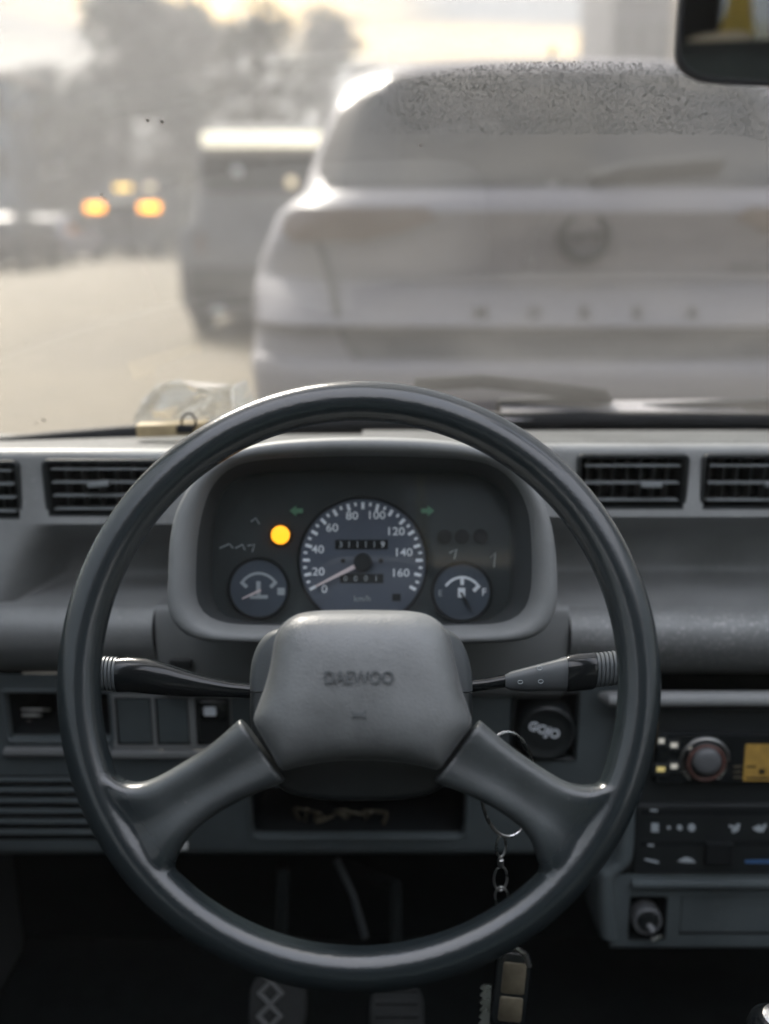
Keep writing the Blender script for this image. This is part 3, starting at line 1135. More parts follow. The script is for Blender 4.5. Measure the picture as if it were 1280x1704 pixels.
nd = 0
for k in range(20000):
    px = rnd.uniform(560, 1400)
    py = rnd.uniform(88, 222 + 0.0002 * max(0, px - 1180) ** 2 * 8)
    if py < 101 + 46 * min(1.5, abs(px - 960) / 330.0) ** 2.6:
        continue
    n1 = mnoise.noise(Vector((px / 55.0, py / 40.0, 1.7)))
    edge = smoothstep(560, 690, px)
    if rnd.random() > edge * (0.72 + 0.55 * n1):
        continue
    u, t = ws_hit(px, py)
    c = ws_pt(u, t, 0.0012)
    e1 = Vector((1, 0, 0))
    e2 = (ws_pt(u, t + 0.01) - ws_pt(u, t)).normalized()
    nn = e1.cross(e2).normalized()
    if nn.y > 0:
        nn = -nn
    r = rnd.uniform(0.0004, 0.0009)
    vv = [c + (e1 * math.cos(a) + e2 * math.sin(a) * 1.1) * r for a in [2 * math.pi * i / 7 for i in range(7)]]
    v2 = [c + (e1 * math.cos(a) + e2 * math.sin(a) * 1.1) * r * 0.7 + nn * r * 0.5 for a in [2 * math.pi * i / 7 for i in range(7)]]
    dr.add(vv + v2 + [c + nn * r * 0.75], [(i, (i + 1) % 7, 7 + (i + 1) % 7, 7 + i) for i in range(7)] + [(7 + i, 7 + (i + 1) % 7, 14) for i in range(7)])
    nd += 1
dro = dr.build('water_drops', M['drop'], ws, smooth=180)
dro['kind'] = 'stuff'
# small specks of dirt stuck to the glass
sp = MB()
for px, py, r in ((250, 200, 3), (273, 202, 3.5), (95, 685, 4), (85, 690, 2.5), (178, 323, 3), (184, 330, 2.5), (700, 240, 2.5), (8, 400, 4)):
    u, t = ws_hit(px, py)
    c = ws_pt(u, t, 0.002)
    sp.lathe(c, (0, -0.85, -0.5), [(r * 0.00045, 0), (r * 0.0003, 0.0006), (0.0001, 0.0008)], 8)
sp.build('dirt_specks', M['dirt'], ws)['kind'] = 'stuff'

# outside cowl and the wipers at the foot of the windscreen
cw = MB()
rows = []
for dy, dz in ((0.02, 0.000), (0.05, 0.012), (0.09, 0.008), (0.15, -0.05), (0.19, -0.16), (0.20, -0.45)):
    rows.append([Vector((0.13 + 0.93 * i / 16, WB[0] + dy + 0.03 * (1 - ((i - 8) / 8) ** 2) - 0.02, WB[1] + dz)) for i in range(17)])
cw.grid(rows)
tag(cw.build('cowl_panel', M['cowl'], None), 'pale wet cowl panel just outside the foot of the windscreen', 'cowl panel')


def wiper(pts_arm, pts_blade, label):
    root = thing('wiper', label, 'wiper', P(*pts_arm[0]), 'wipers resting on the windscreen')
    MB().tube([P(*q) for q in pts_arm], 0.006, 8).build('arm', M['black'], root)
    MB().tube([P(*q) for q in pts_blade], 0.005, 8, aspect=1.6).build('blade', M['rubber'], root)


wiper([(830, 697, 1.11), (900, 690, 1.115), (1020, 683, 1.12), (1300, 668, 1.12)], [(1010, 700, 1.112), (1150, 697, 1.115), (1320, 686, 1.115)],
      'black wiper lying low along the right foot of the windscreen')
wiper([(1018, 663, 1.115), (900, 668, 1.115), (830, 672, 1.11)], [(690, 640, 1.10), (800, 634, 1.10), (900, 645, 1.105), (1010, 660, 1.11)],
      'thin wiper with a curved blade seen just above the steering wheel')

# ================================================================== DASHBOARD
dash = thing('dashboard', 'grey vinyl dashboard with air vents and a storage ledge under the windscreen', 'dashboard', (0.28, 0.95, 0.6))


def profile(lst, per=5):
    return [Vector((Y, zof(py, Y))) for py, Y in lst]


def sweep(mb, prof, x0, x1, nx=2, fn=None, flip=False):
    rows = []
    for i in range(nx + 1):
        x = x0 + (x1 - x0) * i / nx
        rows.append([Vector((x, p.x, p.y)) if fn is None else fn(x, p, j) for j, p in enumerate(prof)])
    mb.grid(rows, flip=flip)


X_L, X_R = -0.47, 1.03


def mx(px, py, Y):
    return xof(px, py, Y)


def dash_side(x0, x1, top, rows_vent, holes, foot, name, lm, recess_edge=None):
    """one side of the dash: top pad, vent fascia with openings, ledge recess and padded lip.
    rows_vent: (py top, py bottom, Y top, Y bottom) of the vertical fascia; holes: list of (x0,x1,pyTop,pyBot)"""
    # top pad
    mb = MB()
    pr = [Vector(p) for p in spline(profile(top), 6)]
    kt = len(pr) - 13
    sweep(mb, pr[:kt + 1], x0, x1, 8)
    mb.build('top_pad', M['top'], dash, smooth=60)
    mb = MB()
    sweep(mb, pr[kt:], x0, x1, 8)
    # fascia with openings
    pt, pb, Yt, Yb = rows_vent
    zs_ = [zof(pt, Yt)] + sorted({zof(h[2], Yt) for h in holes} | {zof(h[3], Yb) for h in holes}, reverse=True) + [zof(pb, Yb)]
    xs_ = sorted({x0, x1} | {h[0] for h in holes} | {h[1] for h in holes})

    def yz(z):
        t = (zof(pt, Yt) - z) / (zof(pt, Yt) - zof(pb, Yb))
        return Yt + (Yb - Yt) * t
    for xa, xb in zip(xs_, xs_[1:]):
        for za, zb in zip(zs_, zs_[1:]):
            xm, zm = (xa + xb) / 2, (za + zb) / 2
            if any(h[0] < xm < h[1] and zof(h[3], Yb) < zm < zof(h[2], Yt) for h in holes):
                continue
            mb.add([(xa, yz(za), za), (xb, yz(za), za), (xb, yz(zb), zb), (xa, yz(zb), zb)], [(0, 1, 2, 3)])
    o = mb.build('fascia', M['dash'], dash, smooth=60)
    # recess and ledge
    mb = MB()
    pr = [Vector(p) for p in spline(profile(foot[0]), 5)]
    if recess_edge is None:
        sweep(mb, pr, x0, x1, 8)
    else:
        ztop, zbot = pr[0].y, pr[-1].y
        flat = [Vector((pr[0].x + (pr[-1].x - pr[0].x) * (pr[0].y - p.y) / (ztop - zbot), p.y)) for p in pr]

        def fn(x, p, j):
            t = (ztop - p.y) / (ztop - zbot)
            e = recess_edge[0] + (recess_edge[1] - recess_edge[0]) * t
            k = smoothstep(e - 0.012, e + 0.030, x)
            y = flat[j].x + (p.x - flat[j].x) * k
            return Vector((x, y, p.y))
        sweep(mb, pr, x0, x1, 60, fn)
    mb.build('ledge', M['lower'] if False else M['dash'], dash, smooth=60)
    # padded lip
    mb = MB()
    pr = [Vector(p) for p in spline(profile(foot[1]), 5)]
    sweep(mb, pr, foot[2], foot[3], 12)
    mb.build('padded_lip', lm, dash, smooth=60)


def vent(x0, x1, pyt, pyb, Yt, Yb, nslat, ndiv, tabpx=None, tabtilt=0):
    """air vent set in the fascia: dark box, frame, horizontal slats, upright dividers and a tab"""
    zt, zb = zof(pyt, Yt), zof(pyb, Yb)
    Y = (Yt + Yb) / 2
    w, h = x1 - x0, zt - zb
    cx, cz = (x0 + x1) / 2, (zt + zb) / 2
    fr = Frame(640, 852, Y, 0)
    fr.O = Vector((cx, Y, cz))
    out = rrect(-w / 2, -h / 2, w / 2, h / 2, 0.004, 3)
    v = MB().plate(fr, out, [(-0.0005, -0.002), (0.0015, -0.004), (0.002, -0.045)], False, True).build('air_vent', M['void'], dash)
    MB().plate(fr, rrect(-w / 2 - 0.003, -h / 2 - 0.003, w / 2 + 0.003, h / 2 + 0.003, 0.006, 4), [(0, -0.004), (0.0, 0.0015), (0.001, 0.0025), (0.003, 0.0025), (0.0042, 0.0008), (0.0045, -0.01)], False, False).build('frame', M['black'], v)
    s0 = None
    iw = w - 0.009
    for i in range(nslat):
        dz = h / 2 - h * (i + 0.55) / nslat
        if s0 is None:
            s0 = MB().bbox((cx, Y + 0.006, cz), (iw, 0.012, 0.0018), 0.0006, Matrix.Rotation(R(-6), 3, 'X')).build('slat', M['slat'], v)
            s0.location = (0, 0, dz)
        else:
            dup(s0, v).location = (0, 0, dz)
    d0 = None
    for i in range(ndiv):
        dx = -iw / 2 + iw * (i + 0.5) / ndiv
        if d0 is None:
            d0 = MB().box((cx, Y + 0.026, cz), (0.0016, 0.016, h - 0.006)).build('divider', M['shroud'], v, smooth=None)
            d0.location = (dx, 0, 0)
        else:
            dup(d0, v).location = (dx, 0, 0)
    if tabpx:
        q = P(tabpx[0], tabpx[1], Y - 0.006)
        MB().bbox(q, (0.020, 0.012, 0.0045), 0.0018, Matrix.Rotation(R(tabtilt), 3, 'Y')).build('tab', M['slat'], v)


YT, YB = 0.914, 0.906
xm = mx(600, 900, 0.91)
# left side
lh = [(mx(-60, 815, 0.91), mx(31, 815, 0.91), 770, 864), (mx(79, 815, 0.91), mx(262, 815, 0.91), 768, 860)]
dash_side(X_L, xm, [(722, 1.06), (733, 1.00), (740, 0.945), (747, 0.924), (756, 0.916), (762, YT)], (762, 868, YT, YB), lh,
          ([(868, YB), (874, 0.908), (884, 0.935), (905, 0.972), (945, 0.985), (968, 0.972), (988, 0.925), (1001, 0.895)],
           [(1001, 0.895), (1006, 0.879), (1013, 0.867), (1026, 0.858), (1042, 0.852), (1060, 0.850), (1080, 0.853), (1098, 0.862), (1109, 0.873), (1116, 0.890), (1118, 0.92)],
           X_L, mx(256, 1050, 0.857)), 'left', M['dash'], (mx(70, 900, 0.91), mx(8, 980, 0.89)))
# right side
rh = [(mx(964, 805, 0.91), mx(1139, 805, 0.91), 759, 848), (mx(1171, 805, 0.91), mx(1350, 805, 0.91), 759, 848)]
dash_side(xm, X_R, [(716, 1.06), (722, 1.00), (731, 0.945), (738, 0.924), (747, 0.916), (755, YT)], (755, 856, YT, YB), rh,
          ([(856, YB), (862, 0.908), (870, 0.935), (890, 0.975), (940, 0.992), (963, 0.975), (990, 0.930), (1010, 0.895)],
           [(1010, 0.895), (1015, 0.879), (1022, 0.867), (1033, 0.858), (1048, 0.852), (1066, 0.850), (1084, 0.853), (1101, 0.862), (1111, 0.873), (1118, 0.890), (1120, 0.92)],
           mx(949, 1050, 0.857), X_R), 'right', M['dash_dusty'])
vent(*lh[0], YT, YB, 4, 6)
vent(*lh[1], YT, YB, 4, 6, (165, 805), -5)
vent(*rh[0], YT, YB, 3, 7, (1083, 806), 0)
vent(*rh[1], YT, YB, 3, 7, (1290, 806), 0)

# centre cover under the binnacle
mb = MB()
pr = [Vector(p) for p in spline(profile([(995, 0.90), (1003, 0.875), (1010, 0.862), (1030, 0.8575), (1075, 0.856), (1120, 0.860), (1150, 0.866), (1158, 0.874), (1162, 0.89)]), 5)]
sweep(mb, pr, mx(259, 1050, 0.857), mx(946.5, 1050, 0.857), 10)
mb.build('column_cover', M['bezel'], dash, smooth=60)

# lower panel with openings
FL = Frame(640, 1240, 0.880, 0)


def holed(fr, rect, holes, m, name, parent, n=0.0, lip=None):
    """flat sheet in a frame with rectangular openings, rects in photo pixels"""
    x0, y0 = fr.px(rect[0], rect[3])
    x1, y1 = fr.px(rect[2], rect[1])
    hs = []
    for h in holes:
        a, b = fr.px(h[0], h[3]), fr.px(h[2], h[1])
        hs.append((a[0], a[1], b[0], b[1]))
    xs_ = sorted({x0, x1} | {h[0] for h in hs} | {h[2] for h in hs})
    ys_ = sorted({y0, y1} | {h[1] for h in hs} | {h[3] for h in hs})
    mb = MB()
    for xa, xb in zip(xs_, xs_[1:]):
        for ya, yb in zip(ys_, ys_[1:]):
            xm_, ym_ = (xa + xb) / 2, (ya + yb) / 2
            if any(h[0] < xm_ < h[2] and h[1] < ym_ < h[3] for h in hs):
                continue
            mb.add([fr.to3(xa, ya, n), fr.to3(xb, ya, n), fr.to3(xb, yb, n), fr.to3(xa, yb, n)], [(0, 1, 2, 3)])
    if lip:   # rounded lower edge
        rows = []
        for k in range(7):
            a = R(90 * k / 6)
            rows.append([fr.to3(x, y0 - lip * math.sin(a), n - lip * (1 - math.cos(a))) for x in (x0, x1)])
        rows.append([fr.to3(x, y0 - lip, n - 0.12) for x in (x0, x1)])
        mb.grid(rows)
    return mb.build(name, m, parent, smooth=50)


cub, swb = (14, 1150, 182, 1232), (190, 1152, 385, 1244)
opn = (418, 1306, 778, 1394)
rndh = (852, 1152, 962, 1262)
ribs = (-60, 1290, 175, 1398)
holed(FL, (-120, 1122, 1045, 1412), [cub, swb, opn, rndh, ribs], M['lower'], 'lower_panel', dash, lip=0.012)


def recess(fr, r, rad, depth, m, name, parent, bez=None, draft=0.002, bw=4):
    """box behind an opening, with a rounded rim that covers the opening's edge"""
    a, b = fr.px(r[0], r[3]), fr.px(r[2], r[1])
    out = rrect(a[0], a[1], b[0], b[1], rad, 5, 3)
    o = MB().plate(fr, out, [(-0.0006, -0.0015), (0.001, -0.004), (draft, -depth)], False, True).build(name, m, parent)
    if bez:
        out2 = rrect(a[0] - 0.0025, a[1] - 0.0025, b[0] + 0.0025, b[1] + 0.0025, rad, 5, 3)
        # square-cornered outer skirt closes the corners
        MB().plate(fr, out2, [(0, -0.003), (0, 0.001), (0.001, 0.0022), (0.0028, 0.0022), (0.0042, 0.0006), (0.0045, -0.008)], False, False).build('rim', bez, o)
    return o


recess(FL, cub, 0.006, 0.09, M['void'], 'cubby', dash, M['lower'])
recess(FL, opn, 0.014, 0.10, M['void'], 'lower_opening', dash, M['lower'], bw=8)
recess(FL, rndh, 0.004, 0.020, M['black'], 'socket_recess', dash, M['black'])
recess(FL, ribs, 0.004, 0.030, M['void'], 'louvre_box', dash)
lb = bpy.data.objects['louvre_box']
s0 = None
for i in range(6):
    py = 1299 + i * 17.5
    a, b = FL.px(-60, py), FL.px(174, py)
    if s0 is None:
        y0_ = a[1]
        s0 = MB().bbox(FL.to3((a[0] + b[0]) / 2, a[1], -0.006), (b[0] - a[0], 0.016, 0.0045), 0.0014, Matrix.Rotation(R(-12), 3, 'X')).build('slat', M['lower'], lb)
    else:
        dup(s0, lb).location = (0, 0, a[1] - y0_)
# lip under the switches that catches the light
for r_ in ((8, 185, 1248), (186, 425, 1252)):
    a, b = FL.px(r_[0], r_[2]), FL.px(r_[1], r_[2])
    MB().bbox(FL.to3((a[0] + b[0]) / 2, a[1], 0.002), (b[0] - a[0], 0.010, 0.007), 0.0025).build('switch_ledge', M['bezel'], dash)
# switch row: frame, two blanks, one lit switch
swf = holed(FL, swb, [(197, 1160, 251, 1238), (263, 1160, 313, 1238), (329, 1160, 383, 1238)], M['bezel'], 'switch_frame', dash, 0.0015)
for r_, m_ in (((199, 1162, 249, 1237), M['lower']), ((265, 1162, 311, 1237), M['lower'])):
    a, b = FL.px(r_[0], r_[3]), FL.px(r_[2], r_[1])
    MB().plate(FL, rrect(a[0], a[1], b[0], b[1], 0.001, 2), [(0, -0.01), (0, -0.0012), (0.0008, 0.0)], False, True).build('switch_blank', m_, dash)
a, b = FL.px(331, 1237), FL.px(381, 1162)
sw = MB().plate(FL, rrect(a[0], a[1], b[0], b[1], 0.001, 2), [(0, -0.01), (0, -0.0025), (0.0008, -0.0015)], False, True).build('rocker_switch', M['black'], dash)
a, b = FL.px(333, 1198), FL.px(377, 1166)
MB().plate(FL, rrect(a[0], a[1], b[0], b[1], 0.003, 3), [(0, -0.0015), (0, 0.0005), (0.0012, 0.0015)], False, True).build('rocker', M['gloss'], sw)
a, b = FL.px(340, 1190), FL.px(360, 1175)
MB().plate(FL, rrect(a[0], a[1], b[0], b[1], 0.0012, 3), [(0, 0.0012), (0.0003, 0.0022)], False, True).build('icon', M['print'], sw)
a, b = FL.px(283, 1112), FL.px(319, 1096)
# small dark trip button above the blanks
fq = Frame(300, 1104, 0.8545, 0)
a, b = fq.px(283, 1112), fq.px(319, 1097)
MB().plate(fq, rrect(a[0], a[1], b[0], b[1], 0.001, 2), [(0, -0.01), (0, 0.0008), (0.0008, 0.0016)], False, True).build('trip_button', M['black'], dash)

# loose items in the openings
rnd = random.Random(11)
pp = MB()
for i, (x0_, x1_, py) in enumerate(((26, 78, 1181), (30, 70, 1191), (26, 60, 1203), (44, 120, 1208), (40, 150, 1217), (60, 170, 1224))):
    a, b = P(x0_, py, 0.93), P(x1_, py + rnd.uniform(-3, 3), 0.93)
    pp.bbox((a + b) / 2, ((b - a).length, 0.03, 0.0024), 0.0006, Matrix.Rotation(R(rnd.uniform(-3, 3)), 3, 'Y') @ Matrix.Rotation(R(rnd.uniform(-34, -28)), 3, 'X'))
tag(pp.build('paper_stack', M['paper'], None, smooth=None), 'loose stack of white papers lying in the dark cubby left of the wheel', 'papers')
wr = MB()
for i in range(7):
    x = 500 + i * 19 + rnd.uniform(-9, 9)
    pts_ = [P(x, 1386, 0.93)]
    for k in range(4):
        pts_.append(P(x + rnd.uniform(-26, 30), 1362 + rnd.uniform(-16, 10), 0.905 + rnd.uniform(-0.01, 0.02)))
    wr.tube(spline(pts_, 5), rnd.uniform(0.0010, 0.0022), 6)
tag(wr.build('wire_bundle', M['fob_face'], None), 'tangle of brownish wires inside the dark opening under the wheel hub', 'wires')
tag(MB().bbox(P(303, 1407, 0.872), (0.012, 0.006, 0.007), 0.001).build('paper_scrap', M['paper'], None), 'tiny pale scrap stuck on the panel edge behind the left spoke', 'scrap')

# ================================================================== INSTRUMENT BINNACLE AND CLUSTER
clu = thing('instrument_cluster', 'dark instrument cluster in its grey hooded binnacle, glowing amber lamp at its left', 'instrument cluster', P(604, 1000, 0.86))
FB = Frame(604, 1060, 0.755, 14)      # front plane of the hood
FC = Frame(604, 930, 0.815, 14)       # plane of the dials
NB = 96
outer_px = spline([(276, 960), (279, 900), (290, 850), (318, 800), (362, 760), (420, 739), (500, 729), (604, 726), (708, 729), (788, 739), (846, 760), (888, 800), (914, 850), (926, 900), (931, 960),
                   (930, 1010), (915, 1045), (880, 1066), (800, 1073), (604, 1076), (406, 1073), (326, 1066), (290, 1045), (275, 1010)], 6, True)
inner_px = spline([(321, 960), (324, 900), (333, 850), (350, 808), (382, 778), (430, 765), (510, 760), (604, 758), (698, 760), (780, 765), (828, 778), (862, 808), (882, 850), (888, 900), (889, 960),
                   (884, 1000), (868, 1026), (836, 1040), (780, 1044), (604, 1045), (426, 1044), (372, 1040), (338, 1026), (323, 1000)], 6, True)


def ring_from(fr, px_pts, n):
    return [fr.to3(*fr.px(q[0], q[1], n), n) for q in px_pts]


o0 = resample(outer_px, NB, True)
i0 = resample(inner_px, NB, True)
# start both rings at matching place: both begin at the left mid, both ordered alike
ou = [FB.px(q[0], q[1]) for q in o0]
iu = [FB.px(q[0], q[1]) for q in i0]
rows = []
back = 0.16


def mixr(a, b, t):
    return [(p[0] + (q[0] - p[0]) * t, p[1] + (q[1] - p[1]) * t) for p, q in zip(a, b)]


rows.append([FB.to3(u * 1.02, v * 1.0, -back) for u, v in ou])
rows.append([FB.to3(u, v, -0.02) for u, v in ou])
for t, nn in ((0.02, -0.008), (0.10, 0.001), (0.25, 0.005), (0.45, 0.006), (0.65, 0.004), (0.82, 0.0), (0.94, -0.006), (1.0, -0.014)):
    rows.append([FB.to3(u, v, nn) for u, v in mixr(ou, iu, t)])
MB().rings(rows, False, False).build('hood', M['bezel'], clu, smooth=60)
rows = [[FB.to3(u, v, -0.0135) for u, v in iu]]
face_px = spline([(352, 960), (354, 900), (360, 850), (374, 815), (404, 795), (450, 787), (520, 784), (604, 783), (688, 784), (756, 787), (802, 795), (832, 815), (846, 850), (850, 900), (850, 960),
                  (846, 1000), (832, 1022), (804, 1032), (760, 1036), (604, 1037), (448, 1036), (398, 1032), (370, 1022), (356, 1000)], 6, True)
fu = [FC.px(q[0], q[1]) for q in resample(face_px, NB, True)]
rows.append([FB.to3(*FB.px(*q), -0.0135).lerp(FC.to3(*f, 0.002), 0.5) for q, f in zip([(p.x, p.y) for p in i0], fu)])
rows.append([FC.to3(u, v, 0.002) for u, v in fu])
rows.append([FC.to3(u, v, -0.004) for u, v in fu])
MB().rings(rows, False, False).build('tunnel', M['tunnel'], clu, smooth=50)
MB().rings([[FC.to3(u, v, -0.003) for u, v in fu]], False, True).build('face', M['face'], clu, smooth=None)
# clear lens in front of the dials
lu = mixr(iu, fu, 0.86)
MB().rings([[FB.to3(u, v, -0.0135).lerp(FC.to3(a, b, 0.002), 0.86) for (u, v), (a, b) in zip(iu, fu)]], False, True).build('lens', M['lens'], clu, smooth=None)

# speedometer
PXM = (FC.px(704, 935)[0] - FC.px(604, 935)[0]) / 100.0        # metres per photo pixel on the dial plane
sc_, sv_ = FC.px(604, 935)
cen = []
RD = 105 * PXM
for i in range(60):
    a = R(-56 + 292 * i / 59)
    cen.append((sc_ + RD * math.cos(a), sv_ + RD * math.sin(a)))
spd = MB().plate(FC, cen, [(0, -0.003), (0, 0.0), (0.0006, 0.0006)], False, True).build('speedometer', M['dial'], clu)
MB().tube([FC.to3(sc_ + (RD + 0.0012) * math.cos(R(-58 + 296 * i / 50)), sv_ + (RD + 0.0012) * math.sin(R(-58 + 296 * i / 50)), 0.001) for i in range(51)], 0.0013, 6).build('dial_ring', M['void'], spd)
tk = MB()
for i in range(33):
    a = R(207.5 - 7.35 * i)
    if math.degrees(a) < -28:
        break
    major = i % 2 == 0
    r1, r0 = 99.5 * PXM, (88 if major else 93.5) * PXM
    w = (2.6 if major else 2.0) * PXM
    d = Vector((math.cos(a), math.sin(a)))
    e = Vector((-d.y, d.x))
    q = [d * r0 - e * w, d * r1 - e * w, d * r1 + e * w, d * r0 + e * w]
    tk.add([FC.to3(sc_ + p.x, sv_ + p.y, 0.0012) for p in q], [(0, 1, 2, 3)])
tk.build('scale_marks', M['print'], spd, smooth=None)
for s, x, y in (("0", 540, 980), ("20", 530, 951), ("40", 529, 914), ("60", 553, 878), ("80", 586, 858), ("100", 628, 857), ("120", 660, 884), ("140", 673, 919), ("160", 668, 953)):
    text('numeral', s, FC, x, y, 13.5 * PXM, M['print'], spd, n=0.0012, xs=1.12, bold=0.008)
text('unit_text', "km/h", FC, 603, 996, 10 * PXM, M['print_dim'], spd, n=0.0012)


def fbox(fr, x0, y0, x1, y1, n0, n1, m, name, parent, r=0.0004):
    a, b = fr.px(x0, y1), fr.px(x1, y0)
    return MB().plate(fr, rrect(a[0], a[1], b[0], b[1], r, 2), [(0, n0), (0, n1)], False, True).build(name, m, parent, smooth=None)


od = fbox(FC, 558, 898, 646, 914, 0.0004, 0.0011, M['void'], 'odometer', spd)
for i, ch in enumerate("311119"):
    text('numeral', ch, FC, 567 + i * 14, 906, 10 * PXM, M['print_dim'] if i < 5 else M['print'], spd, n=0.0015)
fbox(FC, 566, 955, 638, 970, 0.0004, 0.0011, M['void'], 'trip_meter', spd)
for i, ch in enumerate("0001"):
    text('numeral', ch, FC, 575 + i * 17, 962.5, 9 * PXM, M['print_dim'], spd, n=0.0015)
for x in (571, 634):
    u, v = FC.px(x, 933)
    MB().plate(FC, circ(u, v, 4 * PXM, 10), [(0, 0.0005), (0, 0.0012)], False, True).build('pin', M['void'], spd)
fbox(FC, 653, 988, 667, 1000, 0.0004, 0.0011, M['void'], 'reset_mark', spd)
# needle and hub
a = R(207)
d = Vector((math.cos(a), math.sin(a)))
e = Vector((-d.y, d.x))
nd_ = [d * 14 * PXM - e * 3.6 * PXM, d * 88 * PXM - e * 1.4 * PXM, d * 88 * PXM + e * 1.4 * PXM, d * 14 * PXM + e * 3.6 * PXM]
MB().plate(FC, [(sc_ + p.x, sv_ + p.y) for p in nd_], [(0, 0.004), (0, 0.0052)], True, True).build('needle', M['needle'], spd, smooth=None)
MB().plate(FC, circ(sc_, sv_, 15 * PXM, 24), [(0, 0.0005), (0, 0.006), (0.0008, 0.007)], False, True).build('needle_hub', M['black'], spd)


def small_gauge(cx, cy_, r, name, dim):
    u0, v0 = FC.px(cx, cy_)
    rr = r * PXM
    gz = MB().plate(FC, circ(u0, v0, rr, 36), [(0, -0.003), (0, 0.0), (0.0005, 0.0005)], False, True).build(name, M['dial_dark'], clu)
    MB().tube([FC.to3(u0 + (rr + 0.001) * math.cos(2 * math.pi * i / 36), v0 + (rr + 0.001) * math.sin(2 * math.pi * i / 36), 0.0008) for i in range(36)], 0.0014, 6, closed=True).build('dial_ring', M['void'], gz)
    ar = MB()
    r1 = rr * 0.80
    c2 = v0 - rr * 0.35
    pts_o, pts_i = [], []
    for i in range(15):
        a_ = R(140 - 100 * i / 14)
        pts_o.append(FC.to3(u0 + r1 * math.cos(a_), c2 + r1 * 1.15 * math.sin(a_), 0.001))
        pts_i.append(FC.to3(u0 + (r1 - 4.2 * PXM) * math.cos(a_), c2 + (r1 * 1.15 - 4.2 * PXM) * math.sin(a_), 0.001))
    ar.grid([pts_o, pts_i])
    for a_ in ((140, 40) if dim else (90, 40)):
        d_ = Vector((math.cos(R(a_)), math.sin(R(a_)) * 1.15))
        t_ = Vector((-d_.y, d_.x)).normalized() * 3 * PXM
        q_ = [d_ * r1 - t_, d_ * r1 + t_, d_ * (r1 - 13 * PXM) + t_, d_ * (r1 - 13 * PXM) - t_]
        ar.add([FC.to3(u0 + p_.x, c2 + p_.y, 0.0013) for p_ in q_], [(0, 1, 2, 3)])
    ar.build('scale_arc', M['print_dim'] if dim else M['print'], gz, smooth=None)
    a_ = R(205 if dim else 300)
    d_ = Vector((math.cos(a_), math.sin(a_)))
    e_ = Vector((-d_.y, d_.x))
    q_ = [d_ * -4 * PXM - e_ * 2 * PXM, d_ * 30 * PXM - e_ * 1 * PXM, d_ * 30 * PXM + e_ * 1 * PXM, d_ * -4 * PXM + e_ * 2 * PXM]
    MB().plate(FC, [(u0 + p_.x, v0 - 4 * PXM + p_.y) for p_ in q_], [(0, 0.002), (0, 0.003)], True, True).build('needle', M['needle'] if dim else M['black'], gz, smooth=None)
    return gz


tg = small_gauge(431, 979, 48, 'temperature_gauge', True)
fg = small_gauge(769, 985, 47, 'fuel_gauge', False)
# thermometer / pump symbols
fbox(FC, 427, 967, 434, 990, 0.0008, 0.0013, M['print_dim'], 'symbol', tg)
fbox(FC, 416, 990, 446, 996, 0.0008, 0.0013, M['print_dim'], 'symbol', tg)
fbox(FC, 462, 978, 474, 990, 0.0008, 0.0013, M['print_dim'], 'symbol', tg)
fbox(FC, 762, 978, 774, 994, 0.0008, 0.0013, M['print'], 'symbol', fg)
text('letter', "F", FC, 806, 985, 12 * PXM, M['print'], fg, n=0.0013, bold=0.01)
text('letter', "E", FC, 733, 987, 10 * PXM, M['print_dim'], fg, n=0.0013)
# warning lamp and unlit lamps
u, v = FC.px(467, 890)
MB().plate(FC, circ(u, v, 20 * PXM, 24), [(0, -0.003), (0, 0.0005), (0.0006, 0.0008)], False, True).build('lamp_ring', M['void'], clu)
MB().plate(FC, circ(u, v, 15.5 * PXM, 24), [(0, 0.0), (0, 0.0012), (0.001, 0.0016)], False, True).build('warning_lamp', M['orange_lamp'], clu)
for x, y in ((740, 893), (769, 893), (800, 893)):
    u, v = FC.px(x, y)
    MB().plate(FC, circ(u, v, 12.5 * PXM, 20), [(0, -0.003), (0, 0.0), (0.0006, 0.0003)], False, True).build('unlit_lamp', M['void'], clu)
for cx_, sgn in ((493, -1), (712, 1)):
    ap = [(-11, 4), (0, 4), (0, 9), (11, 0), (0, -9), (0, -4), (-11, -4)]
    u, v = FC.px(cx_, 850)
    MB().plate(FC, [(u + sgn * p[0] * PXM, v + p[1] * PXM) for p in ap], [(0, -0.002), (0, 0.0002)], False, True).build('turn_arrow', M['green'], clu, smooth=None)
for pts_ in ([(366, 912), (382, 905), (388, 912), (372, 930)], [(392, 912), (404, 906), (408, 915), (396, 926)], [(412, 908), (424, 906), (420, 918), (402, 930)], [(418, 868), (426, 862), (432, 872), (424, 880)],
             [(748, 920), (760, 914), (756, 930), (750, 936)], [(816, 928), (824, 920), (822, 944), (814, 952)]):
    MB().tube([FC.to3(*FC.px(*p), 0.0006) for p in pts_[:3]], 0.0006, 5).build('lens_streak', M['print_dim'], clu)  # thin pale arcs put in for streak reflections on the lens
# ledge line at foot of the face (light strip of tunnel floor handled by the tunnel mesh)

# ================================================================== STEERING WHEEL
FW = Frame(598, 1119, 0.5916, 25.05)
K = 0.195 / 500.0                  # metres per photo pixel on the wheel plane
wheel = thing('steering_wheel', 'dark grey two spoke steering wheel with a padded horn centre', 'steering wheel', FW.O)
RT, RM = 0.0138, 0.195 - 0.0138


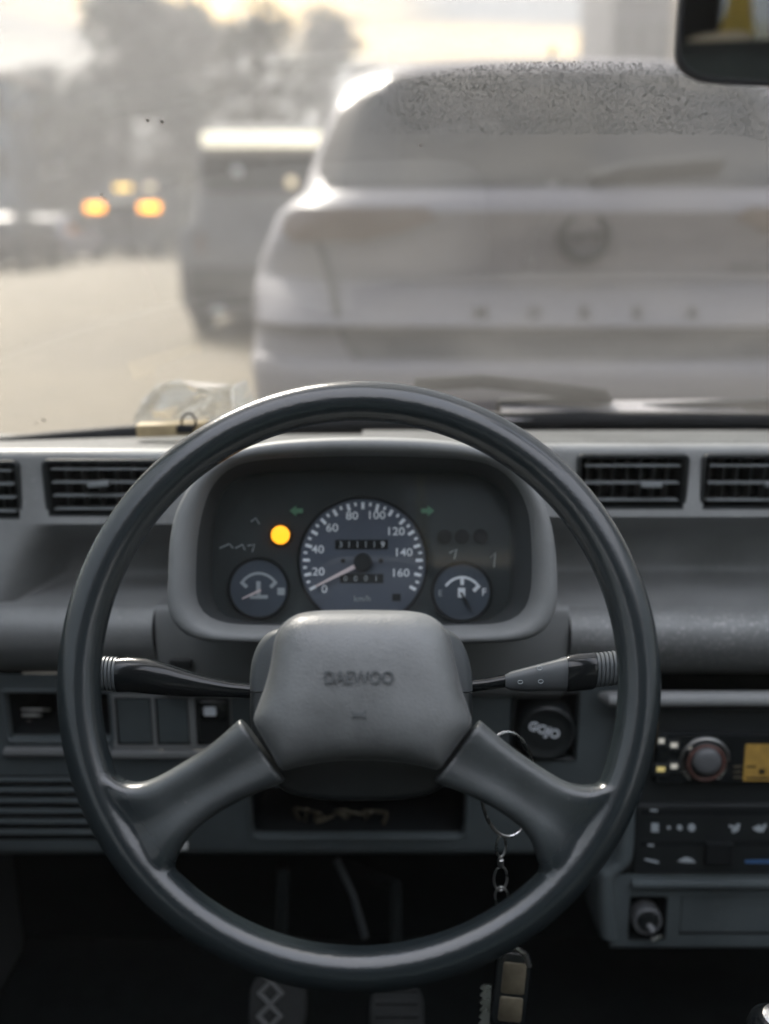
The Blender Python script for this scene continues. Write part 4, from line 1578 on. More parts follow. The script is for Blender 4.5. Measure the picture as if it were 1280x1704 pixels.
def wheel_rim():
    bm_ = MB()
    rows = []
    for i in range(160):
        a = 2 * math.pi * i / 160
        c, s = math.cos(a), math.sin(a)
        rows.append([FW.to3((RM + RT * math.cos(b)) * c, (RM + RT * math.cos(b)) * s, RT * 1.02 * math.sin(b)) for b in [2 * math.pi * k / 28 for k in range(28)]])
    bm_.grid(rows, close_u=True, close_v=True)
    ul = [(404, 1194), (352, 1238), (302, 1270), (264, 1291), (232, 1301), (203, 1296), (180, 1279), (150, 1254)]
    ll = [(478, 1298), (404, 1330), (350, 1362), (316, 1393), (296, 1426), (286, 1456), (270, 1487)]
    ur = [(796, 1196), (848, 1240), (900, 1276), (940, 1299), (974, 1306), (1004, 1300), (1028, 1282), (1052, 1254)]
    lr = [(720, 1298), (796, 1330), (850, 1363), (880, 1393), (893, 1426), (900, 1456), (922, 1487)]
    for up_, lo_ in ((ul, ll), (ur, lr)):
        A = resample([FW.px(*p) for p in [(q.x, q.y) for q in spline(up_, 6)]], 26)
        B = resample([FW.px(*p) for p in [(q.x, q.y) for q in spline(lo_, 6)]], 26)
        top, bot = [], []
        nt_ = 14
        for s_ in range(26):
            f = s_ / 25
            nb = 0.010 * (1 - f) ** 1.5 - 0.001
            hh = 0.0125 + 0.0015 * f
            ra, rb = [], []
            for t_ in range(nt_ + 1):
                w = math.cos(math.pi * t_ / nt_)      # 1 .. -1
                pos = 0.5 - 0.5 * w
                p = A[s_].lerp(B[s_], pos)
                k = max(0.0, 1 - abs(w) ** 4.5) ** (1 / 2.4)
                dip = -0.0035 * math.exp(-((pos - 0.55) / 0.25) ** 2)
                ra.append(FW.to3(p.x, p.y, nb + hh * k + dip * k))
                rb.append(FW.to3(p.x, p.y, nb - hh * k))
            top.append(ra + rb[::-1][1:-1])
        bm_.rings(top, True, True)
    me = bpy.data.meshes.new('rim_raw')
    me.from_pydata([tuple(p) for p in bm_.v], [], bm_.f)
    b2 = bmesh.new()
    b2.from_mesh(me)
    bmesh.ops.recalc_face_normals(b2, faces=b2.faces[:])
    b2.to_mesh(me)
    b2.free()
    tmp = bpy.data.objects.new('rim_raw', me)
    col.objects.link(tmp)
    rm = tmp.modifiers.new('r', 'REMESH')
    rm.mode = 'VOXEL'
    rm.voxel_size = 0.0014
    sm = tmp.modifiers.new('s', 'SMOOTH')
    sm.factor = 0.5
    sm.iterations = 9
    dg = bpy.context.evaluated_depsgraph_get()
    em = bpy.data.meshes.new_from_object(tmp.evaluated_get(dg))
    bpy.data.objects.remove(tmp)
    # split into rim and the two spokes by where each face lies
    vc = [v.co.copy() for v in em.vertices]
    groups = {'rim': [], 'L': [], 'R': []}
    for p in em.polygons:
        c = p.center - FW.O
        u, v = c.dot(FW.U), c.dot(FW.V)
        r = math.hypot(u, v)
        if r < RM - RT * 0.62 and v < -0.02:
            groups['L' if u < 0 else 'R'].append(p)
        else:
            groups['rim'].append(p)
    for key, polys in groups.items():
        idx = {}
        vv, ff = [], []
        for p in polys:
            f = []
            for i in p.vertices:
                if i not in idx:
                    idx[i] = len(vv)
                    vv.append(tuple(vc[i]))
                f.append(idx[i])
            ff.append(f)
        m2 = bpy.data.meshes.new('rim' if key == 'rim' else 'spoke')
        m2.from_pydata(vv, [], ff)
        for p in m2.polygons:
            p.use_smooth = True
        m2.materials.append(M['rim'])
        # keep the shading continuous across the split
        nrm = [em.vertices[i].normal.copy() for i in idx]
        m2.normals_split_custom_set_from_vertices(nrm)
        link('rim' if key == 'rim' else 'spoke', m2, wheel)


wheel_rim()
tone_rim_spokes(M['rim'], FW.O)  # paler spoke colour stands in for the light on them
MB().tube([FW.to3(0.1949 * math.cos(2 * math.pi * i / 160), 0.1949 * math.sin(2 * math.pi * i / 160), -0.0035) for i in range(160)], 0.0008, 6, closed=True).build('edge_glint_ridge', M['rim'], wheel)  # thin ridge added for the line of light on the outer edge

# horn pad
NPAD = 0.034
pad_px = spline([(600, 1010), (560, 1010.5), (520, 1012), (488, 1018), (464, 1034), (451, 1056), (446, 1082), (440, 1115), (430, 1150), (418, 1182), (413, 1201),
                 (424, 1224), (440, 1252), (456, 1280), (466, 1289), (490, 1283), (540, 1274), (600, 1271), (660, 1274), (708, 1282), (732, 1288), (743, 1279), (762, 1252), (780, 1226), (791, 1206),
                 (786, 1184), (775, 1150), (766, 1115), (759, 1082), (753, 1056), (738, 1034), (713, 1018), (680, 1012), (640, 1010.5)], 4, True)
pu = [Vector(FW.px(q.x, q.y, NPAD)) for q in resample(pad_px, 120, True)]
cpt = Vector(FW.px(600, 1150, NPAD))


def pad_h(q):
    """height of the padded cover: a soft function of the distance to its outline"""
    acc = 0.0
    for p in pu:
        acc += 1.0 / max(1e-5, (p - q).length) ** 3
    d = max(0.0, (acc / len(pu)) ** (-1 / 3) - 0.004)
    t = min(1.0, d / 0.062)
    return 0.010 + 0.034 * (1 - (1 - t) ** 2.4) ** 0.62


rows = [[FW.to3(p.x * 0.985, p.y * 0.985, -0.002) for p in pu], [FW.to3(p.x, p.y, 0.006) for p in pu]]
for k in (1.0, 0.992, 0.975, 0.95, 0.92, 0.88, 0.83, 0.77, 0.70, 0.6, 0.48, 0.35, 0.2, 0.08):
    rows.append([FW.to3(*(cpt + (p - cpt) * k), pad_h(cpt + (p - cpt) * k)) for p in pu])
pad = MB().rings(rows, True, True).build('horn_pad', M['pad'], wheel, smooth=60)


def pad_n(px, py):
    p = Vector(FW.px(px, py, 0.045)) - cpt
    return pad_h(cpt + p)


text('brand_lettering', "DAEWOO", FW, 598, 1127, 20 * K, M['emboss'], pad, n=pad_n(598, 1127) + 0.0003, xs=0.86, extrude=0.0010, bold=0.012)
# little bugle pressed into the pad
nb_ = pad_n(597, 1188) + 0.0003
hp = [(584, 1183), (590, 1186), (602, 1186), (609, 1181), (611, 1183), (606, 1190), (611, 1194), (608, 1196), (601, 1192), (590, 1192), (587, 1196), (585, 1194), (588, 1189)]
MB().plate(FW, [FW.px(*p, nb_) for p in hp], [(0, nb_ - 0.001), (0, nb_ + 0.0006)], False, True).build('horn_symbol', M['emboss'], pad, smooth=None)

# ================================================================== STEERING COLUMN
shr = thing('column_shroud', 'dark plastic steering column shroud behind the horn pad', 'column shroud', FW.to3(0, 0, -0.1))
sh_px = spline([(600, 1040), (520, 1040), (470, 1045), (435, 1062), (418, 1095), (413, 1130), (413, 1151)], 5) + \
    [Vector(p) for p in [(787, 1151)]]
NS = -0.012
top_px = [(414, 1151), (413, 1130), (418, 1095), (432, 1064), (455, 1047), (500, 1040), (600, 1038), (700, 1040), (745, 1047), (768, 1064), (782, 1095), (788, 1130), (788, 1151)]
bot_px = [(788, 1153), (788, 1200), (775, 1260), (735, 1315), (680, 1332), (600, 1336), (520, 1332), (465, 1315), (427, 1260), (414, 1200), (414, 1153)]
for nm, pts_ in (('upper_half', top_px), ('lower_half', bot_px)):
    half_mat = M['shroud'] if nm == 'upper_half' else M['black']  # black lower half: shade below the pad put into the colour
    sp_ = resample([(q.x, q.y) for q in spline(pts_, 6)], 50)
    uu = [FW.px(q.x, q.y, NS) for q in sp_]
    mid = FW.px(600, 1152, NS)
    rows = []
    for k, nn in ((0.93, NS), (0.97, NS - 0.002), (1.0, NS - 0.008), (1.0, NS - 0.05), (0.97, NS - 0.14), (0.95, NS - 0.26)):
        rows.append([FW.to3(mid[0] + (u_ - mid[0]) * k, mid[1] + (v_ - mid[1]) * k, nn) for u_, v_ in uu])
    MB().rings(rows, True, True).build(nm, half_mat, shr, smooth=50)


def stalk_loft(sections, m, name, parent, seg=16, caps=True):
    """sections: (px, py, Y, half height in px, depth ratio)"""
    rows = []
    for px, py, Y, hh, dr_ in sections:
        c = P(px, py, Y)
        s = (P(px, py - hh, Y) - c).length
        rows.append([c + Vector((0, s * dr_ * math.sin(a), s * abs(math.cos(a)) ** 0.8 * (1 if math.cos(a) > 0 else -1))) for a in [2 * math.pi * i / seg for i in range(seg)]])
    return MB().rings(rows, caps, caps).build(name, m, parent, smooth=50)


YS = 0.665
ls = thing('control_stalk', 'glossy black left stalk with a ribbed tip reaching behind the rim', 'stalk', P(415, 1148, YS), 'stalks on the steering column')
stalk_loft([(196, 1123, YS, 27, 0.8), (215, 1122, YS, 27.5, 0.8), (245, 1125, YS, 28, 0.75), (280, 1131, YS, 25, 0.75), (315, 1138, YS, 20, 0.75), (350, 1143, YS, 15, 0.8), (385, 1147, YS, 12, 0.9), (425, 1150, YS, 11, 1.0)], M['gloss'], 'lever', ls)
for i in range(6):
    x = 160 + i * 6.2
    stalk_loft([(x, 1120 + i * 0.4, YS, 25 if i else 21, 0.8), (x + 1.2, 1120 + i * 0.4, YS, 27, 0.8), (x + 4.6, 1120 + i * 0.4, YS, 27, 0.8), (x + 5.6, 1120 + i * 0.4, YS, 25, 0.8)], M['stalk_grey'], 'tip_ring', ls)
rs = thing('control_stalk', 'grey right stalk with printed symbols and a black banded ribbed tip', 'stalk', P(790, 1140, YS), 'stalks on the steering column')
stalk_loft([(780, 1142, YS, 10, 0.9), (812, 1138, YS, 9, 0.9), (840, 1133, YS, 10, 0.9)], M['gloss'], 'shaft', rs)
stalk_loft([(838, 1134, YS, 9, 0.8), (850, 1133, YS, 15, 0.7), (880, 1130, YS, 20, 0.6), (915, 1125, YS, 24, 0.6), (943, 1121, YS, 28, 0.65)], M['stalk_grey'], 'lever', rs)
stalk_loft([(942, 1121, YS, 29, 0.75), (948, 1120, YS, 30, 0.75), (985, 1116, YS, 30, 0.75), (990, 1115, YS, 28, 0.75)], M['gloss'], 'band', rs)
for i in range(7):
    x = 990 + i * 6.8
    stalk_loft([(x, 1115 - i * 0.8, YS, 25, 0.8), (x + 1.2, 1115 - i * 0.8, YS, 27, 0.8), (x + 5, 1115 - i * 0.8, YS, 27, 0.8), (x + 6.2, 1115 - i * 0.8, YS, 25, 0.8)], M['stalk_grey'], 'tip_ring', rs)
fs = Frame(890, 1128, YS - 0.0085, 0)
for x, y in ((898, 1112), (866, 1135), (900, 1134)):
    u, v = fs.px(x, y)
    MB().tube([fs.to3(u + 0.0018 * math.cos(a), v + 0.0014 * math.sin(a), 0.0) for a in [2 * math.pi * i / 12 for i in range(12)]], 0.0003, 5, closed=True).build('symbol', M['print_dim'], rs)

# ================================================================== CENTRE CONSOLE
con = thing('centre_console', 'dark centre console stack right of the wheel holding radio and heater controls', 'console', P(1160, 1560, 0.87))
FS = Frame(1160, 1260, 0.862, 4)
# rounded bright ledge above
a, b = FS.px(1012, 1160), FS.px(1500, 1160)
pts = [FS.to3(a[0] + (b[0] - a[0]) * i / 6, a[1], 0.004) for i in range(7)]
MB().tube([FS.to3(a[0] - 0.006, a[1], -0.004)] + pts, [0.004, 0.0075] + [0.0078] * 6, 14, aspect=0.95).build('ledge', M['dash'], con)
# black backing
st = holed(FS, (1044, 1172, 1500, 1462), [(1086, 1218, 1500, 1303), (1050, 1338, 1500, 1456)], M['black'], 'stack_panel', con, -0.004)
for i in range(5):
    y = 1182 + i * 8.5
    a, b = FS.px(1090, y), FS.px(1500, y)
    if i == 0:
        s0 = MB().bbox(FS.to3((a[0] + b[0]) / 2, a[1], -0.002), (b[0] - a[0], 0.006, 0.0022), 0.0006).build('slat', M['black'], con)
        z0_ = a[1]
    else:
        dup(s0, con).location = FS.V * (a[1] - z0_)
# side cheek and lower frame
ck = spline([(1040, 1165), (1036, 1250), (1034, 1330), (1030, 1420), (1018, 1445), (1002, 1462), (1000, 1520), (1004, 1562)], 5)
rows = []
for q in ck:
    u, v = FS.px(q.x, q.y)
    rows.append([FS.to3(u - 0.004, v, -0.07), FS.to3(u - 0.003, v, -0.006), FS.to3(u, v, 0.0015), FS.to3(u + 0.004, v, 0.003), FS.to3(u + 0.010, v, 0.003), FS.to3(u + 0.014, v, 0.0), FS.to3(u + 0.0145, v, -0.012)])
MB().grid(rows).build('side_cheek', M['lower'], con, smooth=60)
holed(FS, (1018, 1456, 1500, 1575), [(1046, 1494, 1112, 1566), (1131, 1494, 1500, 1557)], M['lower'], 'lower_frame', con, -0.002, lip=0.006)
recess(FS, (1046, 1494, 1112, 1566), 0.004, 0.02, M['void'], 'socket_recess', con)
a, b = FS.px(1132, 1556), FS.px(1500, 1495)
MB().plate(FS, rrect(a[0], a[1], b[0], b[1], 0.002, 3), [(0, -0.012), (0, -0.005), (0.001, -0.004)], False, True).build('ashtray_door', M['lower'], con)
a, b = FS.px(1050, 1474), FS.px(1500, 1464)
MB().bbox(FS.to3((a[0] + b[0]) / 2, (a[1] + b[1]) / 2, 0.0), (b[0] - a[0], 0.012, 0.006), 0.002).build('frame_bar', M['lower'], con)

# dark panel left of the console behind the stalk
# stereo
ste = thing('car_stereo', 'black car stereo with a round silver ringed knob and amber display', 'stereo', P(1180, 1300, 0.86))
a, b = FS.px(1088, 1302), FS.px(1440, 1219)
MB().plate(FS, rrect(a[0], a[1], b[0], b[1], 0.003, 4), [(0, -0.03), (0, 0.002), (0.0015, 0.004)], False, True).build('face', M['gloss'], ste)
u, v = FS.px(1170, 1262)
KS = FS.px(1270, 1262)[0] - FS.px(1170, 1262)[0]
KS /= 100
rg = MB().tube([FS.to3(u + 39 * KS * math.cos(a_), v + 39 * KS * math.sin(a_), 0.005) for a_ in [R(-55 + 290 * i / 40) for i in range(41)]], 0.0019, 8).build('knob_ring', M['chrome'], ste)
MB().tube([FS.to3(u + 29 * KS * math.cos(a_), v + 29 * KS * math.sin(a_), 0.0100) for a_ in [2 * math.pi * i / 32 for i in range(32)]], 0.0022, 8, closed=True).build('knob_collar', M['brown_gloss'], ste)
kb = MB().plate(FS, circ(u, v, 34 * KS, 28), [(0, 0.004), (0, 0.008), (0.003, 0.010), (0.006, 0.0105)], False, True).build('knob', M['black'], ste)
u2, v2 = FS.px(1175, 1265, 0.012)
MB().plate(FS, circ(u2, v2, 23 * KS, 24), [(0, 0.010), (0, 0.016), (0.001, 0.0175), (0.004, 0.019), (0.008, 0.0195)], False, True).build('cap', M['grey_knob'], kb)
for x, y, w, h, mm in ((1101, 1233, 10, 8, 'lit_white'), (1122, 1240, 12, 8, 'lit_white'), (1100, 1280, 14, 8, 'lit_yellow'), (1122, 1275, 12, 8, 'lit_white'), (1150, 1246, 6, 6, 'lit_white')):
    a, b = FS.px(x - w, y + h + 2, 0.004), FS.px(x + w, y - h - 2, 0.004)
    bt = MB().plate(FS, rrect(a[0], a[1], b[0], b[1], 0.001, 2), [(0, 0.0035), (0, 0.0052), (0.0005, 0.0058)], False, True).build('button', M['black'], ste)
    a, b = FS.px(x - w / 2, y + h / 2, 0.006), FS.px(x + w / 2, y - h / 2, 0.006)
    MB().plate(FS, rrect(a[0], a[1], b[0], b[1], 0.0005, 2), [(0, 0.0055), (0, 0.0062)], False, True).build('marking', M[mm], bt, smooth=None)
a, b = FS.px(1236, 1299, 0.004), FS.px(1400, 1238, 0.004)
dsp = MB().plate(FS, rrect(a[0], a[1], b[0], b[1], 0.001, 2), [(0, 0.003), (0, 0.0048)], False, True).build('display', M['amber_lcd'], ste, smooth=None)
for x, y, w, h in ((1250, 1276, 16, 3), (1268, 1284, 10, 8), (1290, 1284, 10, 8), (1262, 1295, 40, 3)):
    a, b = FS.px(x - w / 2, y + h / 2, 0.005), FS.px(x + w / 2, y - h / 2, 0.005)
    MB().plate(FS, [(a[0], a[1]), (b[0], a[1]), (b[0], b[1]), (a[0], b[1])], [(0, 0.0047), (0, 0.0051)], False, True).build('segment', M['void'], dsp, smooth=None)
for y in (1276, 1285, 1294):
    a, b = FS.px(1230 - 9, y + 1.5, 0.005), FS.px(1230 + 4, y - 1.5, 0.005)
    MB().plate(FS, [(a[0], a[1]), (b[0], a[1]), (b[0], b[1]), (a[0], b[1])], [(0, 0.003), (0, 0.0046)], False, True).build('marking', M['fob_face'], ste, smooth=None)

# heater panel
hc = thing('heater_panel', 'black heater control panel with white symbols below the car stereo', 'heater panel', P(1180, 1450, 0.86))
a, b = FS.px(1052, 1455), FS.px(1500, 1339)
MB().plate(FS, rrect(a[0], a[1], b[0], b[1], 0.006, 4), [(0, -0.02), (0, -0.002), (0.0015, 0.0)], False, True).build('face', M['black'], hc)
for y0, y1 in ((1346, 1356), (1399, 1408)):
    a, b = FS.px(1066, y1), FS.px(1440, y0)
    MB().plate(FS, rrect(a[0], a[1], b[0], b[1], 0.001, 3), [(0, -0.001), (0, 0.0003)], False, True).build('slider_slot', M['void'], hc, smooth=None)
a, b = FS.px(1171, 1436), FS.px(1219, 1400)
MB().plate(FS, rrect(a[0], a[1], b[0], b[1], 0.001, 3), [(0, -0.001), (0, 0.004), (0.001, 0.005)], False, True).build('slider_knob', M['void'], hc)


def icon(px_pts, m='print_dim', n=0.0006):
    MB().plate(FS, [FS.px(*p) for p in px_pts], [(0, n - 0.0006), (0, n)], False, True).build('symbol', M[m], hc, smooth=None)


icon([(1084, 1370), (1096, 1370), (1096, 1384), (1084, 1384)])
icon(circ(1113, 1377, 3, 10))
icon(circ(1131, 1377, 4.5, 12))
icon(circ(1151, 1377, 6.5, 14), 'print_dim')
icon([(1213, 1372), (1224, 1375), (1227, 1370), (1232, 1371), (1229, 1382), (1219, 1386), (1217, 1381), (1222, 1379), (1213, 1376)])
icon([(1252, 1378), (1264, 1372), (1268, 1376), (1274, 1369), (1276, 1373), (1270, 1384), (1260, 1384)])
icon([(1073, 1428), (1096, 1433), (1096, 1437), (1073, 1431)])
icon([(1128, 1433), (1140, 1426), (1150, 1428), (1158, 1435), (1142, 1435), (1134, 1434)])
icon([(1082, 1346), (1094, 1347), (1094, 1350), (1082, 1349)], 'print_dim', 0.001)
icon([(1078, 1404), (1088, 1405), (1088, 1408), (1078, 1407)], 'print_dim', 0.001)
M['blue_print'] = mat('blue_print', (0.05, 0.12, 0.26), 0.7, 0.2)
icon([(1240, 1431), (1310, 1431), (1310, 1436), (1240, 1436)], 'blue_print')

# cigarette lighter
lg = thing('lighter_socket', 'round lighter socket with a small bright metal plug low on the console', 'lighter socket', FS.to3(*FS.px(1077, 1533), -0.01))
u, v = FS.px(1077, 1532)
MB().plate(FS, circ(u, v, 25 * KS, 24), [(0, -0.015), (0, 0.002), (0.0012, 0.003), (0.003, 0.0028), (0.0045, -0.004)], False, False).build('ring', M['grey_knob'], lg)
MB().plate(FS, circ(u, v, 17 * KS, 20), [(0, -0.012), (0, 0.002), (0.001, 0.004)], False, True).build('barrel', M['black'], lg)
MB().tube([FS.to3(*FS.px(1078, 1536), 0.002), FS.to3(*FS.px(1084, 1544), 0.008)], [0.0035, 0.0045], 10).build('plug', M['grey_knob'], lg)
MB().tube([FS.to3(*FS.px(1081, 1554), 0.010), FS.to3(*FS.px(1097, 1547), 0.010)], 0.0022, 8).build('plug_bar', M['chrome'], lg)

# round cap with lettering in the socket recess
rc_ = thing('round_mount', 'round black magnet mount lettered GOJO right of the steering column', 'phone mount', FL.to3(*FL.px(907, 1213), 0))
u, v = FL.px(907, 1213)
KL = (FL.px(1007, 1213)[0] - u) / 100
MB().plate(FL, circ(u, v, 49 * KL, 40), [(0, -0.022), (0, 0.006), (0.0012, 0.0085), (0.003, 0.0095), (0.005, 0.009), (0.0065, 0.008), (0.012, 0.0082)], False, True).build('cap', M['black'], rc_)
text('lettering', "GOJO", FL, 905, 1217, 21 * KL, M['print'], rc_, n=0.0090, rot=-20, xs=0.95, bold=0.02)

# ================================================================== KEYS
YK = 0.668
kc = thing('keychain', 'steel keychain with split ring and chain hanging from the ignition', 'keychain', P(838, 1300, YK))
MB().tube([P(845 + 45 * math.cos(a_), 1305 + 87 * math.sin(a_), YK + 0.01 * math.cos(a_)) for a_ in [2 * math.pi * i / 40 for i in range(40)]], 0.0014, 8, closed=True).build('split_ring', M['chrome'], kc)


def linkloop(x, y, rx, ry, rot=0.0, Y=YK, r=0.0011):
    pts_ = []
    for i in range(20):
        a_ = 2 * math.pi * i / 20
        dx, dy = rx * math.cos(a_), ry * math.sin(a_)
        ca, sa = math.cos(R(rot)), math.sin(R(rot))
        pts_.append(P(x + dx * ca - dy * sa, y + dx * sa + dy * ca, Y + 0.0015 * math.cos(a_)))
    MB().tube(pts_, r, 7, closed=True).build('chain_link', M['chrome'], kc)


linkloop(834, 1408, 8, 18, 3)
MB().lathe(P(833, 1436, YK), (0, 0, -1), [(0.0012, -0.004), (0.0026, -0.003), (0.0026, 0.003), (0.0012, 0.004)], 12).build('swivel', M['chrome'], kc)
linkloop(833, 1462, 11, 20, 4)
linkloop(835, 1494, 11, 18, -6)
linkloop(828, 1519, 14, 8, -25)
linkloop(826, 1546, 9, 20, 5)
linkloop(832, 1575, 9, 18, -8)
# key fob hanging at the end
Fk = Frame(846, 1635, YK, 18)
fob = thing('key_fob', 'small key fob with a brown face and steel key hanging below the rim', 'key fob', P(846, 1580, YK))
KF = (Fk.px(946, 1635)[0] - Fk.px(846, 1635)[0]) / 100


def rotpx(pts_, cx, cy_, deg):
    ca, sa = math.cos(R(deg)), math.sin(R(deg))
    return [(cx + (x - cx) * ca - (y - cy_) * sa, cy_ + (x - cx) * sa + (y - cy_) * ca) for x, y in pts_]


body = rotpx(rrect(822, 1582, 880, 1705, 14, 5), 846, 1640, 6)
MB().plate(Fk, [Fk.px(*p) for p in body][::-1], [(0.001, -0.006), (0, -0.005), (0, 0.002), (0.0012, 0.0035)], True, True).build('case', M['gloss'], fob)
f1 = rotpx(rrect(833, 1598, 872, 1650, 4, 3), 846, 1640, 6)
f2 = rotpx(rrect(833, 1655, 872, 1696, 4, 3), 846, 1640, 6)
for f_ in (f1, f2):
    MB().plate(Fk, [Fk.px(*p) for p in f_][::-1], [(0, 0.003), (0, 0.0042), (0.0005, 0.0046)], False, True).build('face_plate', M['fob_face'], fob)
MB().tube([P(834, 1592, YK - 0.004), P(840, 1577, YK - 0.004), P(858, 1576, YK - 0.004), P(874, 1588, YK - 0.004), P(881, 1608, YK - 0.004)], 0.0022, 8).build('loop', M['chrome'], fob)
kk = MB()
kpts = [(806, 1640)]
for i in range(6):
    y = 1640 + i * 12
    kpts += [(802, y + 3), (800, y + 7), (806, y + 10)]
kpts += [(806, 1712), (818, 1712), (818, 1640)]
kk.plate(Fk, [Fk.px(*p) for p in rotpx(kpts, 810, 1640, 3)][::-1], [(0, -0.003), (0, -0.001)], True, True)
kk.build('key_blade', M['chrome'], fob, smooth=None)

# ================================================================== PEDALS, GEAR KNOB
def pedal(px, py, Y, w, h, label, cross, arm_px):
    fr = Frame(px, py, Y, 40)
    root = thing('pedal', label, 'pedal', fr.O, 'pedals in the footwell')
    u, v = fr.px(px, py)
    ww = (fr.px(px + w / 2, py)[0] - u)
    hh = ww * h / w
    MB().plate(fr, rrect(u - ww, v - hh, u + ww, v + hh, ww * 0.85, 6), [(0.001, -0.012), (0, -0.010), (0, 0.0), (0.002, 0.002)], True, True).build('pad', M['pedal_rubber'], root)
    if cross:
        for k in range(-1, 2):
            for s in (-1, 1):
                c0 = (u - ww * 0.25, v + k * hh * 0.62)
                L_ = ww * 0.42
                MB().tube([fr.to3(c0[0] - L_, c0[1] - s * L_ * 0.95, 0.0025), fr.to3(c0[0] + L_, c0[1] + s * L_ * 0.95, 0.0025)], 0.0026, 6).build('tread_ridge', M['pedal_worn'], root)
    else:
        for k in range(5):
            y = v - hh * 0.7 + k * hh * 0.35
            MB().tube([fr.to3(u - ww * 0.75, y, 0.002), fr.to3(u + ww * 0.75, y, 0.002)], 0.0022, 6).build('tread_ridge', M['pedal_rubber'], root)
    q = fr.to3(u, v + hh * 0.6, -0.012)
    MB().tube([q, q + Vector((0, 0.06, 0.08)), P(arm_px[0], arm_px[1], Y + 0.22)], 0.007, 8).build('arm', M['footwell_gloom'], root)


pedal(462, 1672, 0.80, 96, 110, 'clutch pedal with a worn crosshatched rubber pad under the wheel', True, (470, 1440))
pedal(660, 1690, 0.80, 92, 110, 'plain dark brake pedal beside the worn clutch pedal', False, (575, 1440))
rod = MB().tube([P(560, 1430, 0.92), P(588, 1490, 0.91), P(608, 1560, 0.90)], 0.004, 8).build('linkage_rod', M['shroud'], None)
tag(rod, 'thin dark rod slanting down in the footwell behind the wheel', 'rod')
gk = thing('gear_lever', 'gear lever with a bright chrome top at the bottom right corner', 'gear lever', P(1290, 1760, 0.60))
q = P(1288, 1712, 0.60)
MB().lathe(q, (0, -0.2, 1), [(0.010, -0.05), (0.016, -0.03), (0.020, -0.01), (0.0185, 0.004), (0.012, 0.012), (0.004, 0.0145)], 24).build('knob', M['gloss'], gk)
MB().tube([q + Vector((0, 0.01, -0.045)), q + Vector((0.0, 0.06, -0.30))], 0.007, 10).build('shaft', M['chrome'], gk)
MB().lathe(q + Vector((0, -0.002, 0.0125)), (0, -0.2, 1), [(0.010, 0), (0.010, 0.0015), (0.006, 0.003)], 20).build('cap', M['chrome'], gk)

# ================================================================== MIRROR
def mirror():
    Y = 0.56
    root = thing('rear_view_mirror', 'black framed rear view mirror hanging at the top right', 'mirror', P(1290, 60, Y))
    c = P(1345, 20, Y)
    # plane turned towards the driver
    nrm = Vector((-0.17, -1.0, -0.090)).normalized()
    U = Vector((0, 0, 1)).cross(-nrm).normalized()
    U = Vector((1, 0, 0)) if U.length < 0.1 else U
    if U.x < 0:
        U = -U
    V = nrm.cross(U)
    if V.z < 0:
        V = -V

    class F2:
        def to3(self, u, v, n=0):
            return c + U * u + V * v + nrm * n

        def px(self, px_, py_, n=0):
            d = ray(px_, py_)
            s = (c - CAM).dot(nrm) / d.dot(nrm)
            q_ = CAM + d * s - c
            return (q_.dot(U), q_.dot(V))
    f = F2()
    pl_ = spline([(1125, 88), (1127, 50), (1131, 0), (1140, -50), (1170, -78), (1250, -84), (1400, -84), (1540, -78), (1570, -40), (1572, 40), (1560, 110), (1520, 146), (1400, 147), (1280, 143), (1180, 137), (1145, 124), (1129, 106)], 6, True)
    out = [f.px(q_.x, q_.y) for q_ in resample(pl_, 80, True)]
    MB().plate(f, out, [(0.012, -0.03), (0.004, -0.026), (0.0, -0.012), (0.0, 0.0), (0.0006, 0.0008), (0.0026, 0.0008), (0.003, -0.002)], True, False).build('housing', M['rubber'], root)
    MB().plate(f, out, [(0.0026, -0.001)], False, True).build('mirror_glass', M['mirror'], root, smooth=None)
    MB().tube([c + Vector((0, 0.03, 0.02)), c + Vector((0, 0.08, 0.12)), c + Vector((0, 0.12, 0.30))], 0.010, 10).build('stem', M['black'], root)


mirror()

# rear of the cabin, seen in the mirror
sb = thing('passenger_bench', 'dark cloth rear bench seat reflected in the mirror', 'seat', (0.28, -1.2, 0.3))
MB().bbox((0.28, -1.05, 0.50), (1.30, 0.55, 0.20), 0.05).build('seat', M['seat'], sb)
MB().bbox((0.28, -1.36, 0.86), (1.30, 0.16, 0.60), 0.06, Matrix.Rotation(R(-8), 3, 'X')).build('backrest', M['seat'], sb)
ct = thing('curtain', 'gathered yellow curtain hanging behind the bench, seen in the mirror', 'curtain', (0.125, -1.66, 1.17))
rows = []
for k in range(9):
    t = k / 8
    w = 0.010 + 0.030 * (1 - t) ** 3
    rows.append([Vector((0.125 + w * math.cos(2 * math.pi * i / 20) * (1 + 0.15 * math.sin(i * 2.4)), -1.66 + 0.012 * math.sin(2 * math.pi * i / 20), 1.165 + 0.36 * t)) for i in range(20)])
MB().rings(rows, True, True).build('cloth', M['curtain'], ct)
MB().tube([(-0.4, -1.67, 1.53), (0.96, -1.67, 1.53)], 0.006, 8).build('rail', M['chrome'], ct)
rows = []
for k in range(15):
    t = k / 14
    x = 0.015 + 0.16 * t
    zc = 1.152 + 0.012 * math.sin(t * math.pi * 0.6)
    h = 0.014 * (1 - abs(2 * t - 1) ** 4) + 0.001
    rows.append([Vector((x, -1.40 + 0.05 * math.cos(a_), zc + h * math.sin(a_))) for a_ in [2 * math.pi * q_ / 14 for q_ in range(14)]])
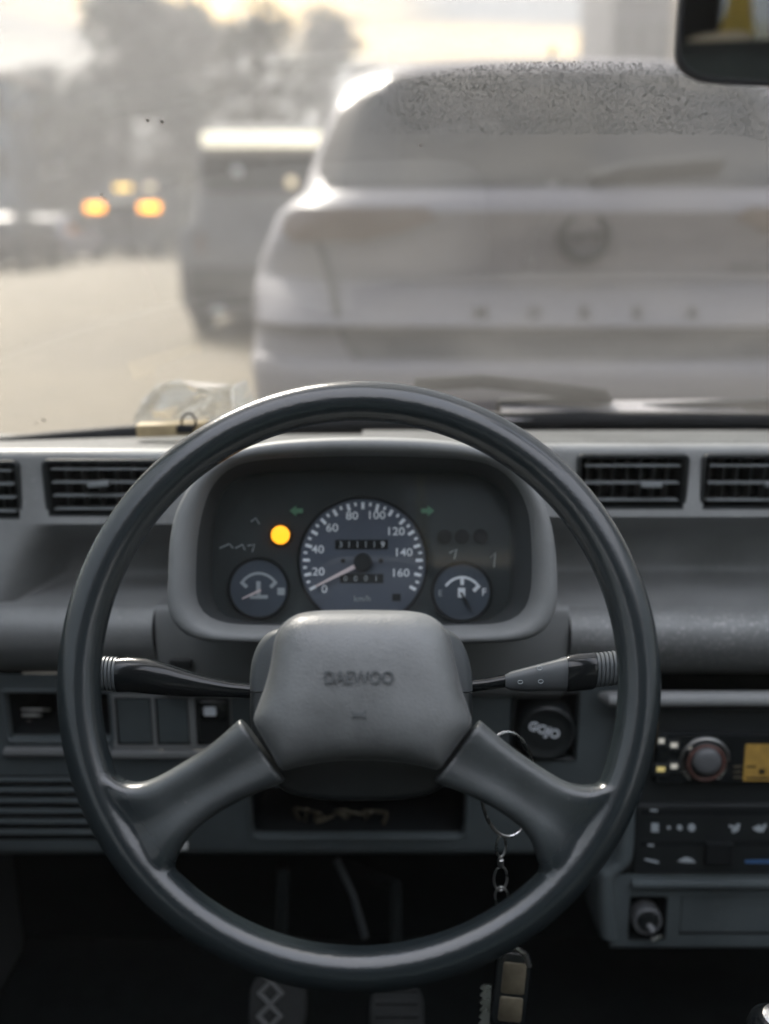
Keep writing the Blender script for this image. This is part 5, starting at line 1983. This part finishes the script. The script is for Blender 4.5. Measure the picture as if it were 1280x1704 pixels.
tag(MB().rings(rows, True, True).build('folded_blanket', M['cream'], None), 'cream folded blanket lying on top of the rear bench backrest', 'blanket')

# ================================================================== THINGS ON THE DASH TOP
wd = thing('wooden_stick', 'pale wooden bar with a dark metal clip on the left dash top', 'wooden bar', P(285, 728, 0.985))
qa, qb = P(230, 715, 0.985), P(345, 712, 0.985)
MB().bbox((qa + qb) / 2, ((qb - qa).length, 0.018, 0.0125), 0.0015, Matrix.Rotation(R(-2), 3, 'Y')).build('bar', M['wood'], wd)
MB().tube([P(314 + 12 * math.cos(a_), 702 + 14 * math.sin(a_), 0.974) for a_ in [2 * math.pi * i / 18 for i in range(18)]], 0.0012, 6, closed=True).build('clip_ring', M['rubber'], wd)
MB().bbox(P(308, 714, 0.974), (0.016, 0.004, 0.008), 0.001).build('clip', M['rubber'], wd)

wp = MB()
rows = []
for k in range(13):
    t = k / 12
    row = []
    for i in range(28):
        a_ = 2 * math.pi * i / 28
        px = 328 + 100 * math.cos(a_) * (1 - 0.25 * t ** 2)
        py = 702 - 60 * t + 6 * math.sin(a_ * 3 + t * 5)
        q = P(px, py, 1.02 + 0.02 * math.sin(a_))
        d = mnoise.noise(q * 60) * 0.006 + mnoise.noise(q * 150) * 0.003
        row.append(q + Vector((d, d * 0.7, d)))
    rows.append(row)
wp.rings(rows, False, True)
tag(wp.build('clear_wrapper', M['wrap'], None, smooth=20), 'crumpled clear plastic wrapper standing behind the wooden bar on the dash', 'wrapper')


# ================================================================== AIR
def haze():
    m = bpy.data.materials.new('thin_haze')
    m.use_nodes = True
    nt = m.node_tree
    nt.nodes.clear()
    out = nt.nodes.new('ShaderNodeOutputMaterial')
    v = nt.nodes.new('ShaderNodeVolumePrincipled')
    v.inputs['Color'].default_value = (0.90, 0.91, 0.94, 1)
    v.inputs['Density'].default_value = 0.0036
    v.inputs['Anisotropy'].default_value = 0.3
    nt.links.new(v.outputs[0], out.inputs['Volume'])
    o = MB().box((0, 100, 11.5), (1500, 1700, 25)).build('haze', m, None, smooth=None)
    o['kind'] = 'stuff'


haze()
